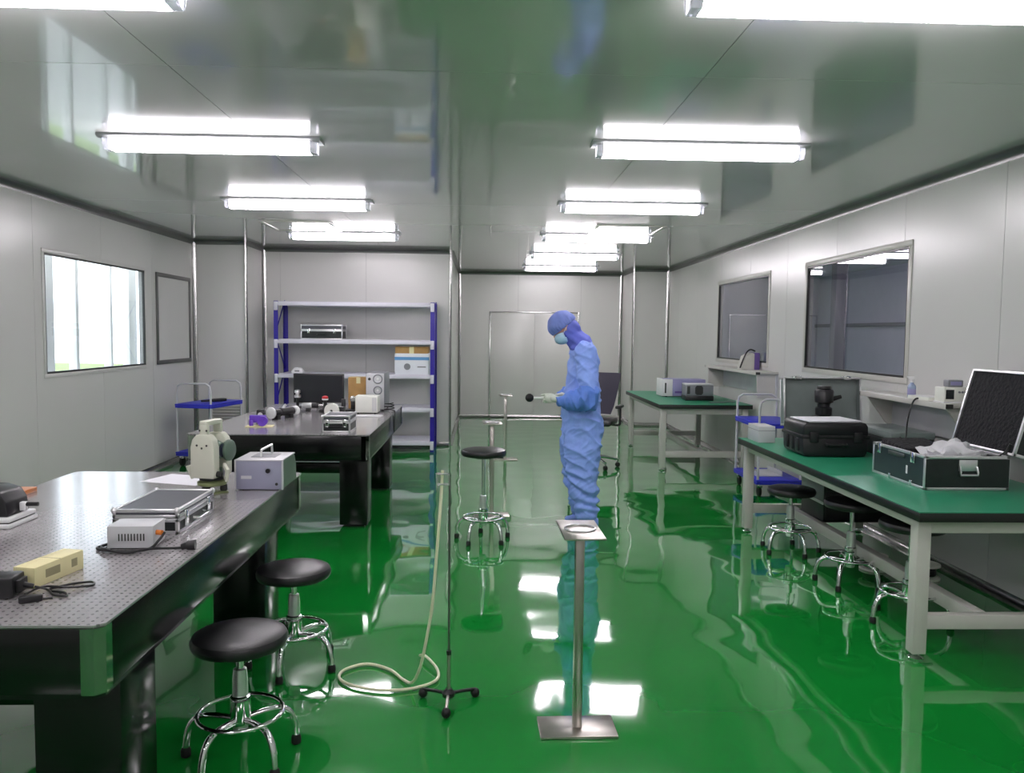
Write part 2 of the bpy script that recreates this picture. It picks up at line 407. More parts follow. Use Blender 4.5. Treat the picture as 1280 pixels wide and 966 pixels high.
# ceiling lights ---------------------------------------------------
def make_light():
    L_, h = .60, .085
    t = thing('ceiling_light', '', 'ceiling light', group='fluorescent ceiling lights')
    MB().prism([(-.075, 0), (.075, 0), (.075, -.012), (.06, -.022), (-.06, -.022), (-.075, -.012)], -L_-.03, L_+.03, axis='x').build('base_plate', 'lamp_base', t)
    MB().prism([(-.055, -.022), (.055, -.022), (.052, -.06), (.035, -h), (-.035, -h), (-.052, -.06)], -L_+.035, L_-.035, axis='x').build('diffuser', 'lamp_diffuser', t)
    for s in (-1, 1):
        a, b = sorted((s*(L_-.034), s*(L_+.005)))
        MB().prism([(-.056, -.022), (.056, -.022), (.053, -.06), (.036, -h-.001), (-.036, -h-.001), (-.053, -.06)], a, b, axis='x', bev=.004).build('end_cap', 'lamp_end', t)
    return t
rows = [('right', 1.245, [2.6, 4.7, 6.83, 8.97, 11.1, 13.2, .5, -1.6]), ('left', -1.58, [2.66, 4.77, 6.92, 9.15, .5, -1.6])]
ordn = ['cut by the top edge of the photo', 'second nearest', 'third nearest', 'fourth from the viewer', 'fifth from the viewer', 'farthest']
lt0 = make_light(); first = True
for side, x, ys in rows:
    for i, y in enumerate(ys):
        o = lt0 if first else copy_tree(lt0)
        first = False
        lab = 'fluorescent ceiling light in the %s row, ' % side
        if y < 1: lab = 'fluorescent ceiling light in the %s row behind the viewer, %s' % (side, 'nearer' if y > 0 else 'farther')
        elif side == 'left' and i == 3: lab += 'farthest, beside the white ceiling vent frame'
        else: lab += ordn[i]
        place(o, (x, y, ZC), 0, lab)
# ceiling vents
def make_vent():
    t = thing('ceiling_vent', '', 'vent', group='flush ceiling vents')
    for a in ((-.36, .36, -.36, -.325), (-.36, .36, .325, .36), (-.36, -.325, -.325, .325), (.325, .36, -.325, .325)): MB().box(*a, -.012, 0, .003).build('vent_frame', 'white_steel', t)
    MB().box(-.325, .325, -.325, .325, -.006, 0).build('vent_panel', 'ceiling_paint', t, smooth=False)
    return t
v0 = make_vent()
place(v0, (1.50, 8.55, ZC), 0, 'flush square ceiling vent with a pale frame beside the right lights')
place(copy_tree(v0), (-1.93, 8.62, ZC), 0, 'flush square ceiling vent with a pale frame beside the left lights')

# ------------------------------------------------------------------ optical tables
TZ = .78
def optical_table(label, x0, x1, y0, y1, leg, legs_y):
    cxm, cym = (x0+x1)/2, (y0+y1)/2; hx, hy = (x1-x0)/2, (y1-y0)/2
    t = thing('optical_table', label, 'table', (cxm, cym, 0), group='optical tables')
    c = .022
    oct_ = lambda e: [(-hx+c+e, -hy+e), (hx-c-e, -hy+e), (hx-e, -hy+c+e), (hx-e, hy-c-e), (hx-c-e, hy-e), (-hx+c+e, hy-e), (-hx+e, hy-c-e), (-hx+e, -hy+c+e)]
    MB().prism(oct_(0), TZ-.006, TZ, axis='z').build('table_top', 'breadboard', t)
    MB().prism(oct_(.006), TZ-.012, TZ-.006, axis='z').build('top_lip', 'aluminium_dull', t)
    w_ = .06
    zb, zt = TZ-.19, TZ-.012
    for s in (-1, 1):
        a, b = sorted((s*(hy-.008), s*(hy-.04)))
        MB().box(-hx+w_, hx-w_, a, b, zb, zt, .003).build('side_panel', 'black_paint', t)
        a, b = sorted((s*(hx-.008), s*(hx-.04)))
        MB().box(a, b, -hy+w_, hy-w_, zb, zt, .003).build('side_panel', 'black_paint', t)
        for q in (-1, 1):
            mb = MB(); P = [(hx-w_-.001, hy-.004), (hx-c-.004, hy-.004), (hx-.004, hy-c-.004), (hx-.004, hy-w_-.001), (hx-.045, hy-w_-.001), (hx-w_-.001, hy-.045)]
            mb.prism([(s*px, q*py) for px, py in P], zb, zt, axis='z').build('corner_plate', 'mirror_steel', t)
    MB().prism(oct_(.01), zb-.012, zb, axis='z').build('bottom_skin', 'black_paint', t)
    lx = hx-.06-leg/2
    for ly in legs_y:
        for s in (-1, 1):
            l = MB().box(s*lx-leg/2, s*lx+leg/2, ly-cym-leg/2, ly-cym+leg/2, .02, zb-.012, .006).build('leg', 'black_paint', t)
            MB().box(s*lx-leg/2+.03, s*lx+leg/2-.03, ly-cym-leg/2+.03, ly-cym+leg/2-.03, 0, .02).build('foot_pad', 'rubber', l)
        MB().box(-lx+leg/2, lx-leg/2, ly-cym-.04, ly-cym+.04, .42, .50, .004).build('cross_beam', 'black_paint', t)
    for s in (-1, 1):
        MB().box(s*lx-.04, s*lx+.04, legs_y[0]-cym+leg/2, legs_y[-1]-cym-leg/2, zb-.10, zb-.02, .004).build('side_beam', 'black_paint', t)
    return t
optical_table('near black optical table with a drilled grey top, at the left', -2.19, -.985, 2.07, 4.36, .25, (2.42, 3.95))
optical_table('far black optical table with a drilled top in front of the blue rack', -2.2, -.85, 5.97, 8.45, .22, (6.40, 7.9))

# ------------------------------------------------------------------ steel benches with green tops
def bench(label, x0, x1, y0, y1, z, mid):
    t = thing('workbench', label, 'workbench', ((x0+x1)/2, (y0+y1)/2, 0), group='steel workbenches')
    hx, hy = (x1-x0)/2, (y1-y0)/2
    MB().box(-hx, hx, -hy, hy, z-.048, z-.004, .004).build('top_board', 'bench_edge', t)
    MB().box(-hx+.002, hx-.002, -hy+.002, hy-.002, z-.004, z).build('green_mat', 'mat_green', t, smooth=False)
    l = .068; a = hx-.03; b = hy-.06; zt = z-.048
    for sx in (-1, 1):
        for sy in (-1, 1):
            px, py = sx*(a-l/2), sy*(b-l/2)
            g_ = MB().box(px-l/2, px+l/2, py-l/2, py+l/2, .03, zt, .005).build('leg', 'white_steel', t)
            MB().lathe([(.034, 0), (.036, .006), (.022, .014), (.012, .016), (.012, .032)], 20, Matrix.Translation((px, py, 0))).build('levelling_foot', 'chrome', g_)
    for sy in (-1, 1):
        py = sy*(b-l/2)
        MB().box(-a+l, a-l, py-.02, py+.02, zt-.07, zt, .004).build('end_rail', 'white_steel', t)
        MB().box(-a+l, a-l, py-.025, py+.025, .15, .22, .004).build('end_stretcher', 'white_steel', t)
    for sx in (-1, 1):
        px = sx*(a-l/2)
        MB().box(px-.02, px+.02, -b+l, b-l, zt-.05, zt, .004).build('side_rail', 'white_steel', t)
    MB().box(mid-.03, mid+.03, -b+l/2+.026, b-l/2-.026, .15, .22, .004).build('long_stretcher', 'white_steel', t)
    return t
BZ = .736; B2Z = .765
bench('near steel workbench with green top along the right wall', 2.04, 3.06, 3.62, 6.3, BZ, -.12)
bench('far steel workbench with green top along the right wall', 1.99, 3.06, 8.95, 11.1, B2Z, 0)

# ------------------------------------------------------------------ stools
def make_stool(sz):
    t = thing('lab_stool', '', 'stool', group='round black lab stools')
    R_ = .168
    MB().lathe([(.001, sz-.052), (R_-.03, sz-.052), (R_-.006, sz-.046), (R_, sz-.034), (R_+.001, sz-.02), (R_-.006, sz-.006), (R_-.022, sz), (R_*.6, sz+.006), (.001, sz+.009)], 40, cap=False).build('seat', 'black_leather', t)
    MB().lathe([(.075, sz-.066), (.08, sz-.053), (.02, sz-.0525)], 24).build('seat_plate', 'black_matt', t)
    MB().tube([(.03, 0, sz-.063), (.10, .01, sz-.066), (.15, .015, sz-.07)], .005, 8).build('lift_lever', 'black_plastic', t)
    MB().cyl((0, 0, .30), (0, 0, sz-.06), .013).build('gas_rod', 'chrome', t)
    MB().lathe([(.024, .11), (.027, .12), (.027, .30), (.023, .335), (.014, .338)], 24).build('lift_tube', 'aluminium_bright', t)
    MB().lathe([(.034, .135), (.036, .14), (.036, .235), (.03, .24)], 24).build('hub', 'chrome', t)
    ring = [(.148*math.cos(2*PI*k/40), .148*math.sin(2*PI*k/40), .172) for k in range(40)]
    MB().tube(ring, .0085, 10, closed=True).build('foot_ring', 'chrome', t)
    for k in range(5):
        a = 2*PI*k/5+.3
        P = [(.03, .150), (.09, .156), (.145, .152), (.178, .13), (.196, .09), (.203, .045), (.204, .026)]
        l = MB().tube([(r*math.cos(a), r*math.sin(a), z) for r, z in P], .0125, 10, smooth=4).build('leg', 'chrome', t)
        MB().lathe([(.014, 0), (.018, .004), (.018, .026), (.013, .036)], 14, Matrix.Translation((.204*math.cos(a), .204*math.sin(a), 0))).build('glide', 'rubber', l)
    return t
place(make_stool(.47), (-.868, 2.84, 0), .25, 'black round lab stool nearest the viewer, at the near optical table')
place(make_stool(.465), (-.868, 3.66, 0), .55, 'black round lab stool standing second along the near optical table')
place(make_stool(.685), (.005, 5.93, 0), .1, 'tall black round stool standing alone in the middle of the floor')
place(make_stool(.465), (2.22, 5.62, 0), .8, 'black round stool at the near workbench, farthest of the three there')
place(make_stool(.535), (2.31, 4.86, 0), 1.15, 'black round stool under the near workbench, middle of the three there')
place(make_stool(.56), (2.33, 4.2, 0), .4, 'black round stool behind the front leg of the near workbench')

# ------------------------------------------------------------------ sampling stands
def make_stand():
    t = thing('sampling_stand', '', 'stand', group='stainless sampling stands')
    MB().box(-.15, .15, -.085, .085, 0, .012, .002).build('base_plate', 'stainless', t)
    MB().box(-.0175, .0175, -.0175, .0175, .012, .79, .003).build('post', 'stainless', t)
    MB().box(-.078, .078, -.15, .15, .79, .798, .002).build('top_plate', 'stainless', t)
    ring = [(.058*math.cos(2*PI*k/32), .058*math.sin(2*PI*k/32), .801) for k in range(32)]
    MB().tube(ring, .0045, 8, closed=True).build('locating_ring', 'aluminium_bright', t)
    return t
s0 = make_stand()
place(s0, (.378, 3.04, 0), .02, 'stainless steel sampling stand in the foreground with a ring on its top plate')
place(copy_tree(s0), (.075, 6.72, 0), .05, 'stainless steel sampling stand behind the tall black stool')
place(copy_tree(s0), (.27, 9.75, 0), .03, 'stainless steel sampling stand farthest back, near the far wall')

# ------------------------------------------------------------------ hose stand and hose
hs = thing('hose_stand', 'thin tripod stand with black castors holding a pale hose', 'stand', (-.135, 3.26, 0))
MB().lathe([(.012, .03), (.026, .034), (.028, .05), (.016, .06), (.014, .065)], 20).build('hub', 'black_plastic', hs)
for k, a in enumerate((math.radians(-92), math.radians(28), math.radians(152))):
    e = (.125*math.cos(a), .125*math.sin(a))
    l = MB().tube([(0, 0, .044), (e[0]*.5, e[1]*.5, .042), (e[0], e[1], .036)], .0075, 10).build('leg', 'stainless' if k == 0 else 'black_plastic', hs)
    MB().ball((e[0], e[1], .021), (.0195, .0195, .0208), 14).build('castor', 'rubber', l)
MB().cyl((0, 0, .06), (0, 0, .215), .0085).build('lower_tube', 'stainless', hs)
MB().lathe([(.0085, .21), (.011, .212), (.011, .228), (.006, .23)], 14).build('tube_lock', 'black_plastic', hs)
MB().cyl((0, 0, .22), (0, 0, .955), .0048, n=10).build('upper_rod', 'aluminium_dull', hs)
MB().box(-.052, .004, -.012, .012, .925, .933, .002).box(-.056, -.05, -.014, .014, .90, .975, .002).box(-.006, .0, -.014, .014, .925, .975, .002).box(-.056, .0, -.014, .014, .968, .975, .002).build('hose_clip', 'clear_plastic', hs)
hp = [(-.165, 3.26, .985), (-.168, 3.258, .93), (-.175, 3.25, .80), (-.190, 3.25, .60), (-.205, 3.26, .42), (-.235, 3.28, .24), (-.262, 3.32, .12), (-.30, 3.40, .03), (-.345, 3.47, .011),
      (-.42, 3.58, .011), (-.53, 3.64, .011), (-.62, 3.58, .011), (-.63, 3.49, .011), (-.555, 3.41, .011), (-.42, 3.365, .011), (-.29, 3.385, .011), (-.20, 3.46, .012), (-.20, 3.56, .02), (-.26, 3.68, .030), (-.292, 3.735, .012)]
tag(MB().tube(hp, .0068, 12, smooth=8).build('hose', 'hose'), 'pale cream hose hanging from the tripod stand and coiled on the floor', 'hose')

# ------------------------------------------------------------------ blue rack
rk = thing('storage_rack', 'blue and white boltless storage rack against the wall', 'rack', (-1.655, 10.58, 0))
hw, hd = 1.02, .28
for sx in (-1, 1):
    for sy in (-1, 1):
        px, py = sx*(hw-.025), sy*(hd-.02)
        mb = MB().box(px-.028, px+.028, py-.003 if sy < 0 else py, py if sy < 0 else py+.003, 0, 1.93).box(px+sx*.025, px+sx*.028, min(py, py-sy*.04), max(py, py-sy*.04), 0, 1.93)
        up = mb.build('upright', 'shelf_blue', rk, smooth=False)
    for k in range(4):
        za, zb = .15+.45*k, .15+.45*(k+1)
        ya, yb = (-hd+.03, hd-.03) if k % 2 else (hd-.03, -hd+.03)
        MB().tube([(sx*(hw-.012), ya, za), (sx*(hw-.012), yb, zb)], .008, 6).build('side_brace', 'shelf_blue', rk)
SHZ = [.145, .575, 1.005, 1.445, 1.925]
for z in SHZ:
    sh = MB().box(-hw+.06, hw-.06, -hd+.002, hd-.002, z-.012, z, .001).build('shelf', 'shelf_white', rk, smooth=False)
    for sy in (-1, 1):
        a, b = sorted((sy*(hd+.004), sy*(hd-.03)))
        bm_ = MB().box(-hw+.05, hw-.05, a, b, z-.055, z-.0125, .003).build('beam', 'shelf_white', rk)
        for sx in (-1, 1):
            c, d_ = sorted((sx*(hw-.05), sx*(hw-.005)))
            a2, b2 = sorted((sy*(hd+.006), sy*(hd-.012)))
            MB().box(c, d_, a2, b2, z-.115, z-.004, .002).build('beam_bracket', 'shelf_white', bm_)

# ------------------------------------------------------------------ aluminium cases
def alu_case(label, loc, rz, lx, ly, h, panel='case_black', top='case_panel', split=.62, front='y-', latches=2, group='aluminium flight cases'):
    """closed case; local x = length, front face at -y, base at z 0"""
    t = thing('aluminium_case', label, 'case', loc, rz, group)
    e = .013; hx, hy = lx/2, ly/2; zs = h*split
    MB().box(-hx+.003, hx-.003, -hy+.003, hy-.003, .003, zs-.003).build('base_shell', panel, t, smooth=False)
    lid = MB().box(-hx+.003, hx-.003, -hy+.003, hy-.003, zs+.003, h-.003).build('lid', top, t, smooth=False)
    def frame(z0, z1, parent, nm):
        mb = MB()
        for z in (z0, z1-e):
            mb.box(-hx, hx, -hy, -hy+e, z, z+e, .002).box(-hx, hx, hy-e, hy, z, z+e, .002).box(-hx, -hx+e, -hy, hy, z, z+e, .002).box(hx-e, hx, -hy, hy, z, z+e, .002)
        for sx in (-1, 1):
            for sy in (-1, 1):
                x, y = sx*(hx-e/2), sy*(hy-e/2)
                mb.box(x-e/2, x+e/2, y-e/2, y+e/2, z0, z1, .002)
        return mb.build(nm, 'aluminium_bright', parent)
    frame(0, zs, t, 'edge_frame'); frame(zs+.002, h, lid, 'lid_frame')
    for sx in (-1, 1):
        for sy in (-1, 1):
            MB().ball((sx*(hx-.006), sy*(hy-.006), h-.006), .0125, 12).build('corner_cap', 'aluminium_bright', lid)
    for k in range(latches):
        x = 0 if latches == 1 else (-.62+1.24*k/(latches-1))*hx
        MB().box(x-.016, x+.016, -hy-.008, -hy+.004, zs-.04, zs+.02, .003).build('latch', 'chrome', t)
    hz = zs*.55
    MB().tube([(-.055, -hy-.003, hz), (-.05, -hy-.022, hz), (.05, -hy-.022, hz), (.055, -hy-.003, hz)], .007, 8).build('handle', 'chrome' if h < .1 else 'black_plastic', t)
    return t
case1 = alu_case('flat aluminium framed case with grey lid on the near optical table', (-1.265, 3.21, TZ), PI/2, .40, .245, .095)
alu_case('small aluminium case on the near edge of the far optical table', (-1.12, 6.25, TZ), 0, .215, .30, .13, group='aluminium flight cases')
alu_case('aluminium case on the second shelf of the blue rack', (-2.07, 10.45, SHZ[3]), 0, .53, .3, .185)

# ------------------------------------------------------------------ things on the near optical table
psu = thing('power_supply', 'pale grey power supply box with slotted vents on the optical table', 'power supply', (-1.235, 2.865, TZ), .06)
MB().box(-.078, .078, -.062, .062, .004, .082, .003).build('housing', 'pale_grey_metal', psu)
for k in range(9): MB().box(-.04+k*.0105, -.036+k*.0105, -.0635, -.06, .03, .055).build('vent_slot', 'mark_dark', psu, smooth=False)
for sx in (-1, 1):
    for sy in (-1, 1): MB().cyl((sx*.065, sy*.05, 0), (sx*.065, sy*.05, .006), .007, n=10).build('foot', 'rubber', psu)
MB().cyl((.078, -.03, .052), (.10, -.038, .052), .009, n=12).build('orange_plug', 'orange_plastic', psu)
MB().cyl((-.079, .03, .05), (-.088, .03, .05), .008, n=12).build('knob', 'black_plastic', psu)
pc_ = [(-1.125, 2.835, .832), (-1.13, 2.80, .815), (-1.155, 2.775, .79), (-1.22, 2.755, .786), (-1.30, 2.765, .786), (-1.345, 2.80, .786), (-1.325, 2.85, .786), (-1.33, 2.80, .7925), (-1.29, 2.75, .7925), (-1.22, 2.74, .786), (-1.15, 2.765, .7925), (-1.08, 2.80, .786), (-1.05, 2.805, .787)]
cord = tag(thing('mains_cable', 'black power cord with plug beside the pale grey power supply', 'cord', (-1.2, 2.8, TZ)), group='black cords on the optical table')
off = lambda P, c: [Vector(p)-Vector(c) for p in P]
MB().tube(off(pc_, (-1.2, 2.8, TZ)), .0045, 8, smooth=6).build('cable', 'black_plastic', cord)
MB().cyl((.145, .004, .010), (.165, .006, .014), .010, .013, n=14).cyl((.165, .006, .014), (.192, .009, .016), .016, .018, n=14).build('plug', 'black_plastic', cord)

yb_ = thing('beige_box', 'small beige cardboard box lying beside the black adapter', 'box', (-1.336, 2.48, TZ), -.2)
MB().box(-.036, .036, -.105, .105, 0, .062, .003).build('carton', 'beige_box', yb_)
MB().box(.036, .0366, -.06, .0, .02, .045).build('printed_mark', 'beige_mark', yb_, smooth=False)
MB().box(.036, .0366, .05, .075, .02, .045).build('printed_mark', 'beige_mark', yb_, smooth=False)
MB().box(-.037, .037, .0, .002, .0618, .0624).build('flap_seam', 'beige_mark', yb_, smooth=False)

ad = thing('power_adapter', 'black power adapter at the left edge of the optical table', 'adapter', (-1.385, 2.31, TZ), .1)
MB().box(-.085, .05, -.04, .04, 0, .062, .008).build('housing', 'black_plastic', ad)
MB().box(.05, .064, -.025, .025, .012, .05, .004).build('socket', 'rubber', ad)
MB().cyl((.06, 0, .03), (.085, .01, .022), .009, .006, n=12).build('connector', 'black_plastic', ad)
ac = [(-1.30, 2.33, .80), (-1.27, 2.34, .788), (-1.23, 2.30, .785), (-1.19, 2.29, .785), (-1.21, 2.32, .785), (-1.27, 2.345, .785), (-1.23, 2.40, .785), (-1.18, 2.42, .785), (-1.165, 2.385, .785), (-1.22, 2.355, .79), (-1.29, 2.36, .79), (-1.31, 2.30, .785), (-1.26, 2.265, .785), (-1.22, 2.275, .785)]
acd = thing('adapter_cord', 'thin black tangled cord beside the beige box', 'cord', (-1.25, 2.33, TZ), group='black cords on the optical table')
MB().tube(off(ac, (-1.25, 2.33, TZ)), .0035, 8, smooth=6).build('cable', 'black_plastic', acd)
MB().box(-.03, .03, -.012, .012, 0, .02, .005, mtx=Matrix.Translation((-.02, -.075, 0)) @ Matrix.Rotation(.5, 4, 'Z')).build('plug', 'black_plastic', acd)

tr = thing('tray_instrument', 'white tray instrument with a black hood and side lever', 'instrument', (-1.925, 3.18, TZ), 0)
MB().box(-.15, .12, -.10, .10, 0, .018, .006).box(-.145, .115, -.095, .095, .022, .04, .006).build('tray', 'white_plastic', tr)
MB().box(-.14, .11, -.09, .09, .018, .022).build('tray_gap', 'mark_dark', tr, smooth=False)
MB().prism([(-.14, .04), (.10, .04), (.092, .10), (.07, .135), (.02, .15), (-.14, .15)], -.075, .075, axis='y', bev=.008).build('hood', 'black_plastic', tr)
MB().box(.10, .125, .0, .02, .05, .085, .004).build('lever_bracket', 'white_plastic', tr)
MB().cyl((.115, .01, .075), (.168, .012, .075), .0085, n=12).build('lever', 'black_plastic', tr)
tag(MB().box(-.115, .115, -.165, .165, 0, .0012).build('paper_sheet', 'paper', loc=(-1.54, 4.13, TZ), rot=(0, 0, 1.25), smooth=False), 'white sheet of paper at the far end of the optical table', 'paper')

# wooden board at the left edge of the table
tag(MB().box(-.13, .13, -.2, .2, 0, .022, .003).build('wooden_board', 'wood', loc=(-2.235, 3.62, TZ)), 'orange wooden board lying behind the tray instrument', 'board')

# total station
ts = thing('total_station', 'pale surveying total station with green sides standing on the optical table', 'surveying instrument', (-1.282, 3.80, TZ), -.25)
MB().prism([(.075*math.cos(a), .075*math.sin(a)) for a in [2*PI*k/3+PI/6+d_ for k in range(3) for d_ in (-.22, .22)]], 0, .008, axis='z', bev=.002).build('base_plate', 'survey_olive', ts)
for k in range(3):
    a = 2*PI*k/3+PI/6
    MB().lathe([(.013, .008), (.017, .012), (.017, .034), (.012, .038)], 16, Matrix.Translation((.052*math.cos(a), .052*math.sin(a), 0))).build('levelling_screw', 'mark_dark', ts)
MB().lathe([(.06, .038), (.066, .042), (.066, .056), (.052, .062)], 28).build('tribrach', 'survey_olive', ts)
MB().lathe([(.05, .062), (.056, .066), (.056, .075), (.05, .08)], 28).build('rotation_base', 'mark_dark', ts)
MB().prism([(-.062, .08), (.058, .08), (.062, .10), (.062, .225), (.052, .262), (.03, .285), (-.03, .285), (-.052, .262), (-.062, .225)], -.078, -.03, axis='y', bev=.007).build('standard', 'survey_body', ts)
MB().prism([(-.062, .08), (.058, .08), (.062, .10), (.062, .225), (.052, .262), (.03, .285), (-.03, .285), (-.052, .262), (-.062, .225)], .03, .075, axis='y', bev=.007).build('standard', 'survey_body', ts)
MB().box(-.058, .058, -.035, .035, .08, .12, .006).build('yoke_bridge', 'survey_green', ts)
MB().lathe([(.03, -.08), (.036, -.07), (.05, -.03), (.05, .02), (.04, .042), (.036, .056)], 28, Matrix.Translation((0, 0, .205)) @ Matrix.Rotation(PI/2, 4, 'Y')).build('telescope', 'survey_green', ts)
MB().lathe([(.03, 0), (.032, .002), (.03, .004)], 24, Matrix.Translation((.056, 0, .205)) @ Matrix.Rotation(PI/2, 4, 'Y')).build('lens', 'lens_glass', ts)
MB().lathe([(.045, -.008), (.05, 0), (.05, .012), (.042, .018)], 28, Matrix.Translation((.058, .045, .20)) @ Matrix.Rotation(PI/2, 4, 'Y')).build('side_cover', 'survey_green', ts)
MB().box(-.022, .022, -.065, -.045, .275, .335, .006).box(-.022, .022, .045, .065, .275, .335, .006).box(-.022, .022, -.065, .065, .325, .348, .008).build('carry_handle', 'survey_body', ts)
for k, (a, b) in enumerate(((-.02, .315), (.02, .315), (-.028, .235), (.028, .235), (0, .222))):
    MB().cyl((a*.9, -.066 if b > .3 else -.079, b-.012 if b > .3 else b), (a*.9, -.0675 if b > .3 else -.0805, b-.012 if b > .3 else b), .005, n=10).build('screw', 'mark_dark', ts)
for s in (-1, 1):
    kp = MB().box(-.035, .035, -.008, .008, -.033, .033, .004, mtx=Matrix.Translation((s*.085, -.02 if s > 0 else 0, .105)) @ Matrix.Rotation(s*-.75, 4, 'Z') @ Matrix.Rotation(s*.35, 4, 'Y')).build('keypad', 'survey_body', ts)
    MB().box(-.016, .016, -.0095, -.0075, -.014, .016, mtx=Matrix.Translation((s*.085, -.02 if s > 0 else 0, .105)) @ Matrix.Rotation(s*-.75, 4, 'Z') @ Matrix.Rotation(s*.35, 4, 'Y')).build('keypad_screen', 'grey_metal', kp, smooth=False)
MB().lathe([(.012, 0), (.014, .004), (.014, .022), (.01, .026)], 16, Matrix.Translation((.055, -.05, .10)) @ Matrix.Rotation(PI/2, 4, 'Y')).build('clamp_knob', 'mark_dark', ts)

# instrument box with top handle
ib = thing('instrument_box', 'lavender grey instrument box with folding top handle on the optical table', 'instrument', (-1.08, 4.0, TZ), .0)
MB().prism([(-.13, .006), (.155, .006), (.148, .09), (.115, .142), (-.13, .142)], -.108, .108, axis='x', bev=.003).build('housing', 'lavender_grey', ib)
MB().box(-.112, .112, -.137, -.13, .004, .146, .002).build('front_panel', 'lavender_grey', ib)
for a in ((-.116, -.108), (.108, .116)): MB().box(a[0], a[1], -.14, -.126, .002, .148, .002).build('panel_edge', 'pale_grey_metal', ib)
MB().box(-.114, .114, -.14, .118, .142, .148, .002).build('top_cover', 'pale_grey_metal', ib)
MB().prism([(-.125, .01), (.15, .01), (.144, .088), (.112, .138), (-.125, .138)], .108, .112, axis='x').build('side_cover', 'survey_green', ib)
MB().box(-.06, .06, -.06, .06, .148, .1505, .001).build('top_recess', 'grey_metal', ib)
MB().tube([(-.012, -.05, .148), (-.012, -.045, .182), (.012, .06, .195), (.012, .065, .148)], .006, 8).build('handle', 'aluminium_bright', ib)
MB().cyl((.045, -.136, .095), (.045, -.148, .095), .011, n=16).build('knob', 'black_plastic', ib)
MB().cyl((.085, -.136, .03), (.085, -.141, .03), .007, n=12).build('socket', 'mark_dark', ib)
MB().box(-.085, -.035, -.138, -.1365, .055, .07).build('name_plate', 'pale_grey_metal', ib, smooth=False)
for a in (-.09, .09):
    for b in (-.11, .13): MB().cyl((a, b, 0), (a, b, .008), .01, n=10).build('foot', 'rubber', ib)

# ------------------------------------------------------------------ things on the far optical table
pt = thing('tape_dispenser', 'purple plastic tool lying on a yellow pad, far optical table', 'tool', (-1.80, 6.46, TZ), .1)
MB().box(-.10, .11, -.05, .07, 0, .006, .001).build('yellow_pad', 'beige_box', pt)
MB().box(-.075, .055, -.005, .035, .03, .09, .008).build('body', 'purple_plastic', pt)
MB().box(-.075, -.045, -.015, .045, .006, .05, .004).build('grip', 'purple_plastic', pt)
MB().lathe([(.02, -.03), (.04, -.03), (.04, .03), (.02, .03)], 20, Matrix.Translation((.03, -.01, .046)) @ Matrix.Rotation(PI/2, 4, 'X')).build('roll', 'purple_plastic', pt)
gb = thing('dial_gauge', 'small black block with a white dial on the far optical table', 'gauge', (-1.92, 6.95, TZ), .05)
MB().box(-.034, .034, -.025, .025, 0, .085, .006).build('housing', 'black_plastic', gb)
MB().cyl((0, -.025, .045), (0, -.029, .045), .021, n=20).build('dial', 'white_plastic', gb)
sc = thing('collimator', 'black telescope tube with a white end disc, far optical table', 'instrument', (-1.76, 7.06, TZ), -.5)
MB().lathe([(.02, .0), (.05, .002), (.05, .02), (.042, .024)], 28, Matrix.Translation((0, -.13, .06)) @ Matrix.Rotation(PI/2, 4, 'X')).build('end_disc', 'white_plastic', sc)
MB().lathe([(.03, -.13), (.036, -.12), (.036, .03), (.028, .04), (.028, .12)], 24, Matrix.Translation((0, 0, .06)) @ Matrix.Rotation(PI/2, 4, 'X')).build('tube', 'black_plastic', sc)
MB().lathe([(.034, .0), (.04, .004), (.04, .045), (.03, .05)], 24, Matrix.Translation((0, .18, .06)) @ Matrix.Rotation(PI/2, 4, 'X')).build('eyepiece', 'white_plastic', sc)
MB().box(-.035, .035, -.10, -.06, 0, .035, .004).box(-.035, .035, .06, .10, 0, .035, .004).build('cradle', 'black_matt', sc)
MB().cyl((0, 0, .09), (.02, .02, .125), .012, n=12).build('focus_knob', 'aluminium_bright', sc)
s2 = thing('bench_telescope', 'silver and black optical tube pointing right on the far optical table', 'instrument', (-1.60, 7.72, TZ), 0)
Rx_ = Matrix.Rotation(PI/2, 4, 'Y')
MB().lathe([(.026, -.14), (.03, -.13), (.03, -.05), (.022, -.045)], 20, Matrix.Translation((0, 0, .055)) @ Rx_).build('objective', 'aluminium_bright', s2)
MB().lathe([(.024, -.045), (.024, .02)], 20, Matrix.Translation((0, 0, .055)) @ Rx_).build('clamp', 'black_plastic', s2)
MB().lathe([(.016, .02), (.016, .19), (.01, .195)], 20, Matrix.Translation((0, 0, .055)) @ Rx_).build('tube', 'aluminium', s2)
MB().box(-.10, -.06, -.03, .03, 0, .03, .003).box(.06, .1, -.03, .03, 0, .042, .003).build('support', 'black_matt', s2)
s3 = thing('microscope_head', 'small silver knobbed optical mount left of the monitor', 'instrument', (-1.87, 8.1, TZ), 0)
MB().cyl((0, 0, 0), (0, 0, .012), .045, n=20).build('base', 'black_matt', s3)
MB().cyl((0, 0, .012), (0, 0, .11), .014, n=14).build('post', 'black_plastic', s3)
MB().lathe([(.03, .10), (.033, .104), (.033, .125), (.02, .13), (.02, .145), (.03, .15), (.028, .175), (.015, .18)], 20).build('head', 'aluminium_bright', s3)
mn = thing('monitor', 'black computer monitor at the far end of the far optical table', 'monitor', (-1.68, 8.22, TZ), 0)
MB().box(-.255, .255, -.018, .02, .04, .335, .006).build('display', 'black_plastic', mn)
MB().box(-.24, .24, -.0195, -.017, .055, .32).build('screen', 'screen', mn, smooth=False)
MB().box(-.03, .03, .0, .04, .012, .16, .005).build('neck', 'black_plastic', mn)
MB().box(-.12, .12, -.07, .11, 0, .014, .005).build('base', 'black_plastic', mn)
rb = thing('red_knob_post', 'black post with red top knob in front of the monitor', 'instrument', (-1.50, 7.62, TZ), 0)
MB().box(-.05, .05, -.04, .04, 0, .03, .004).build('base', 'black_matt', rb)
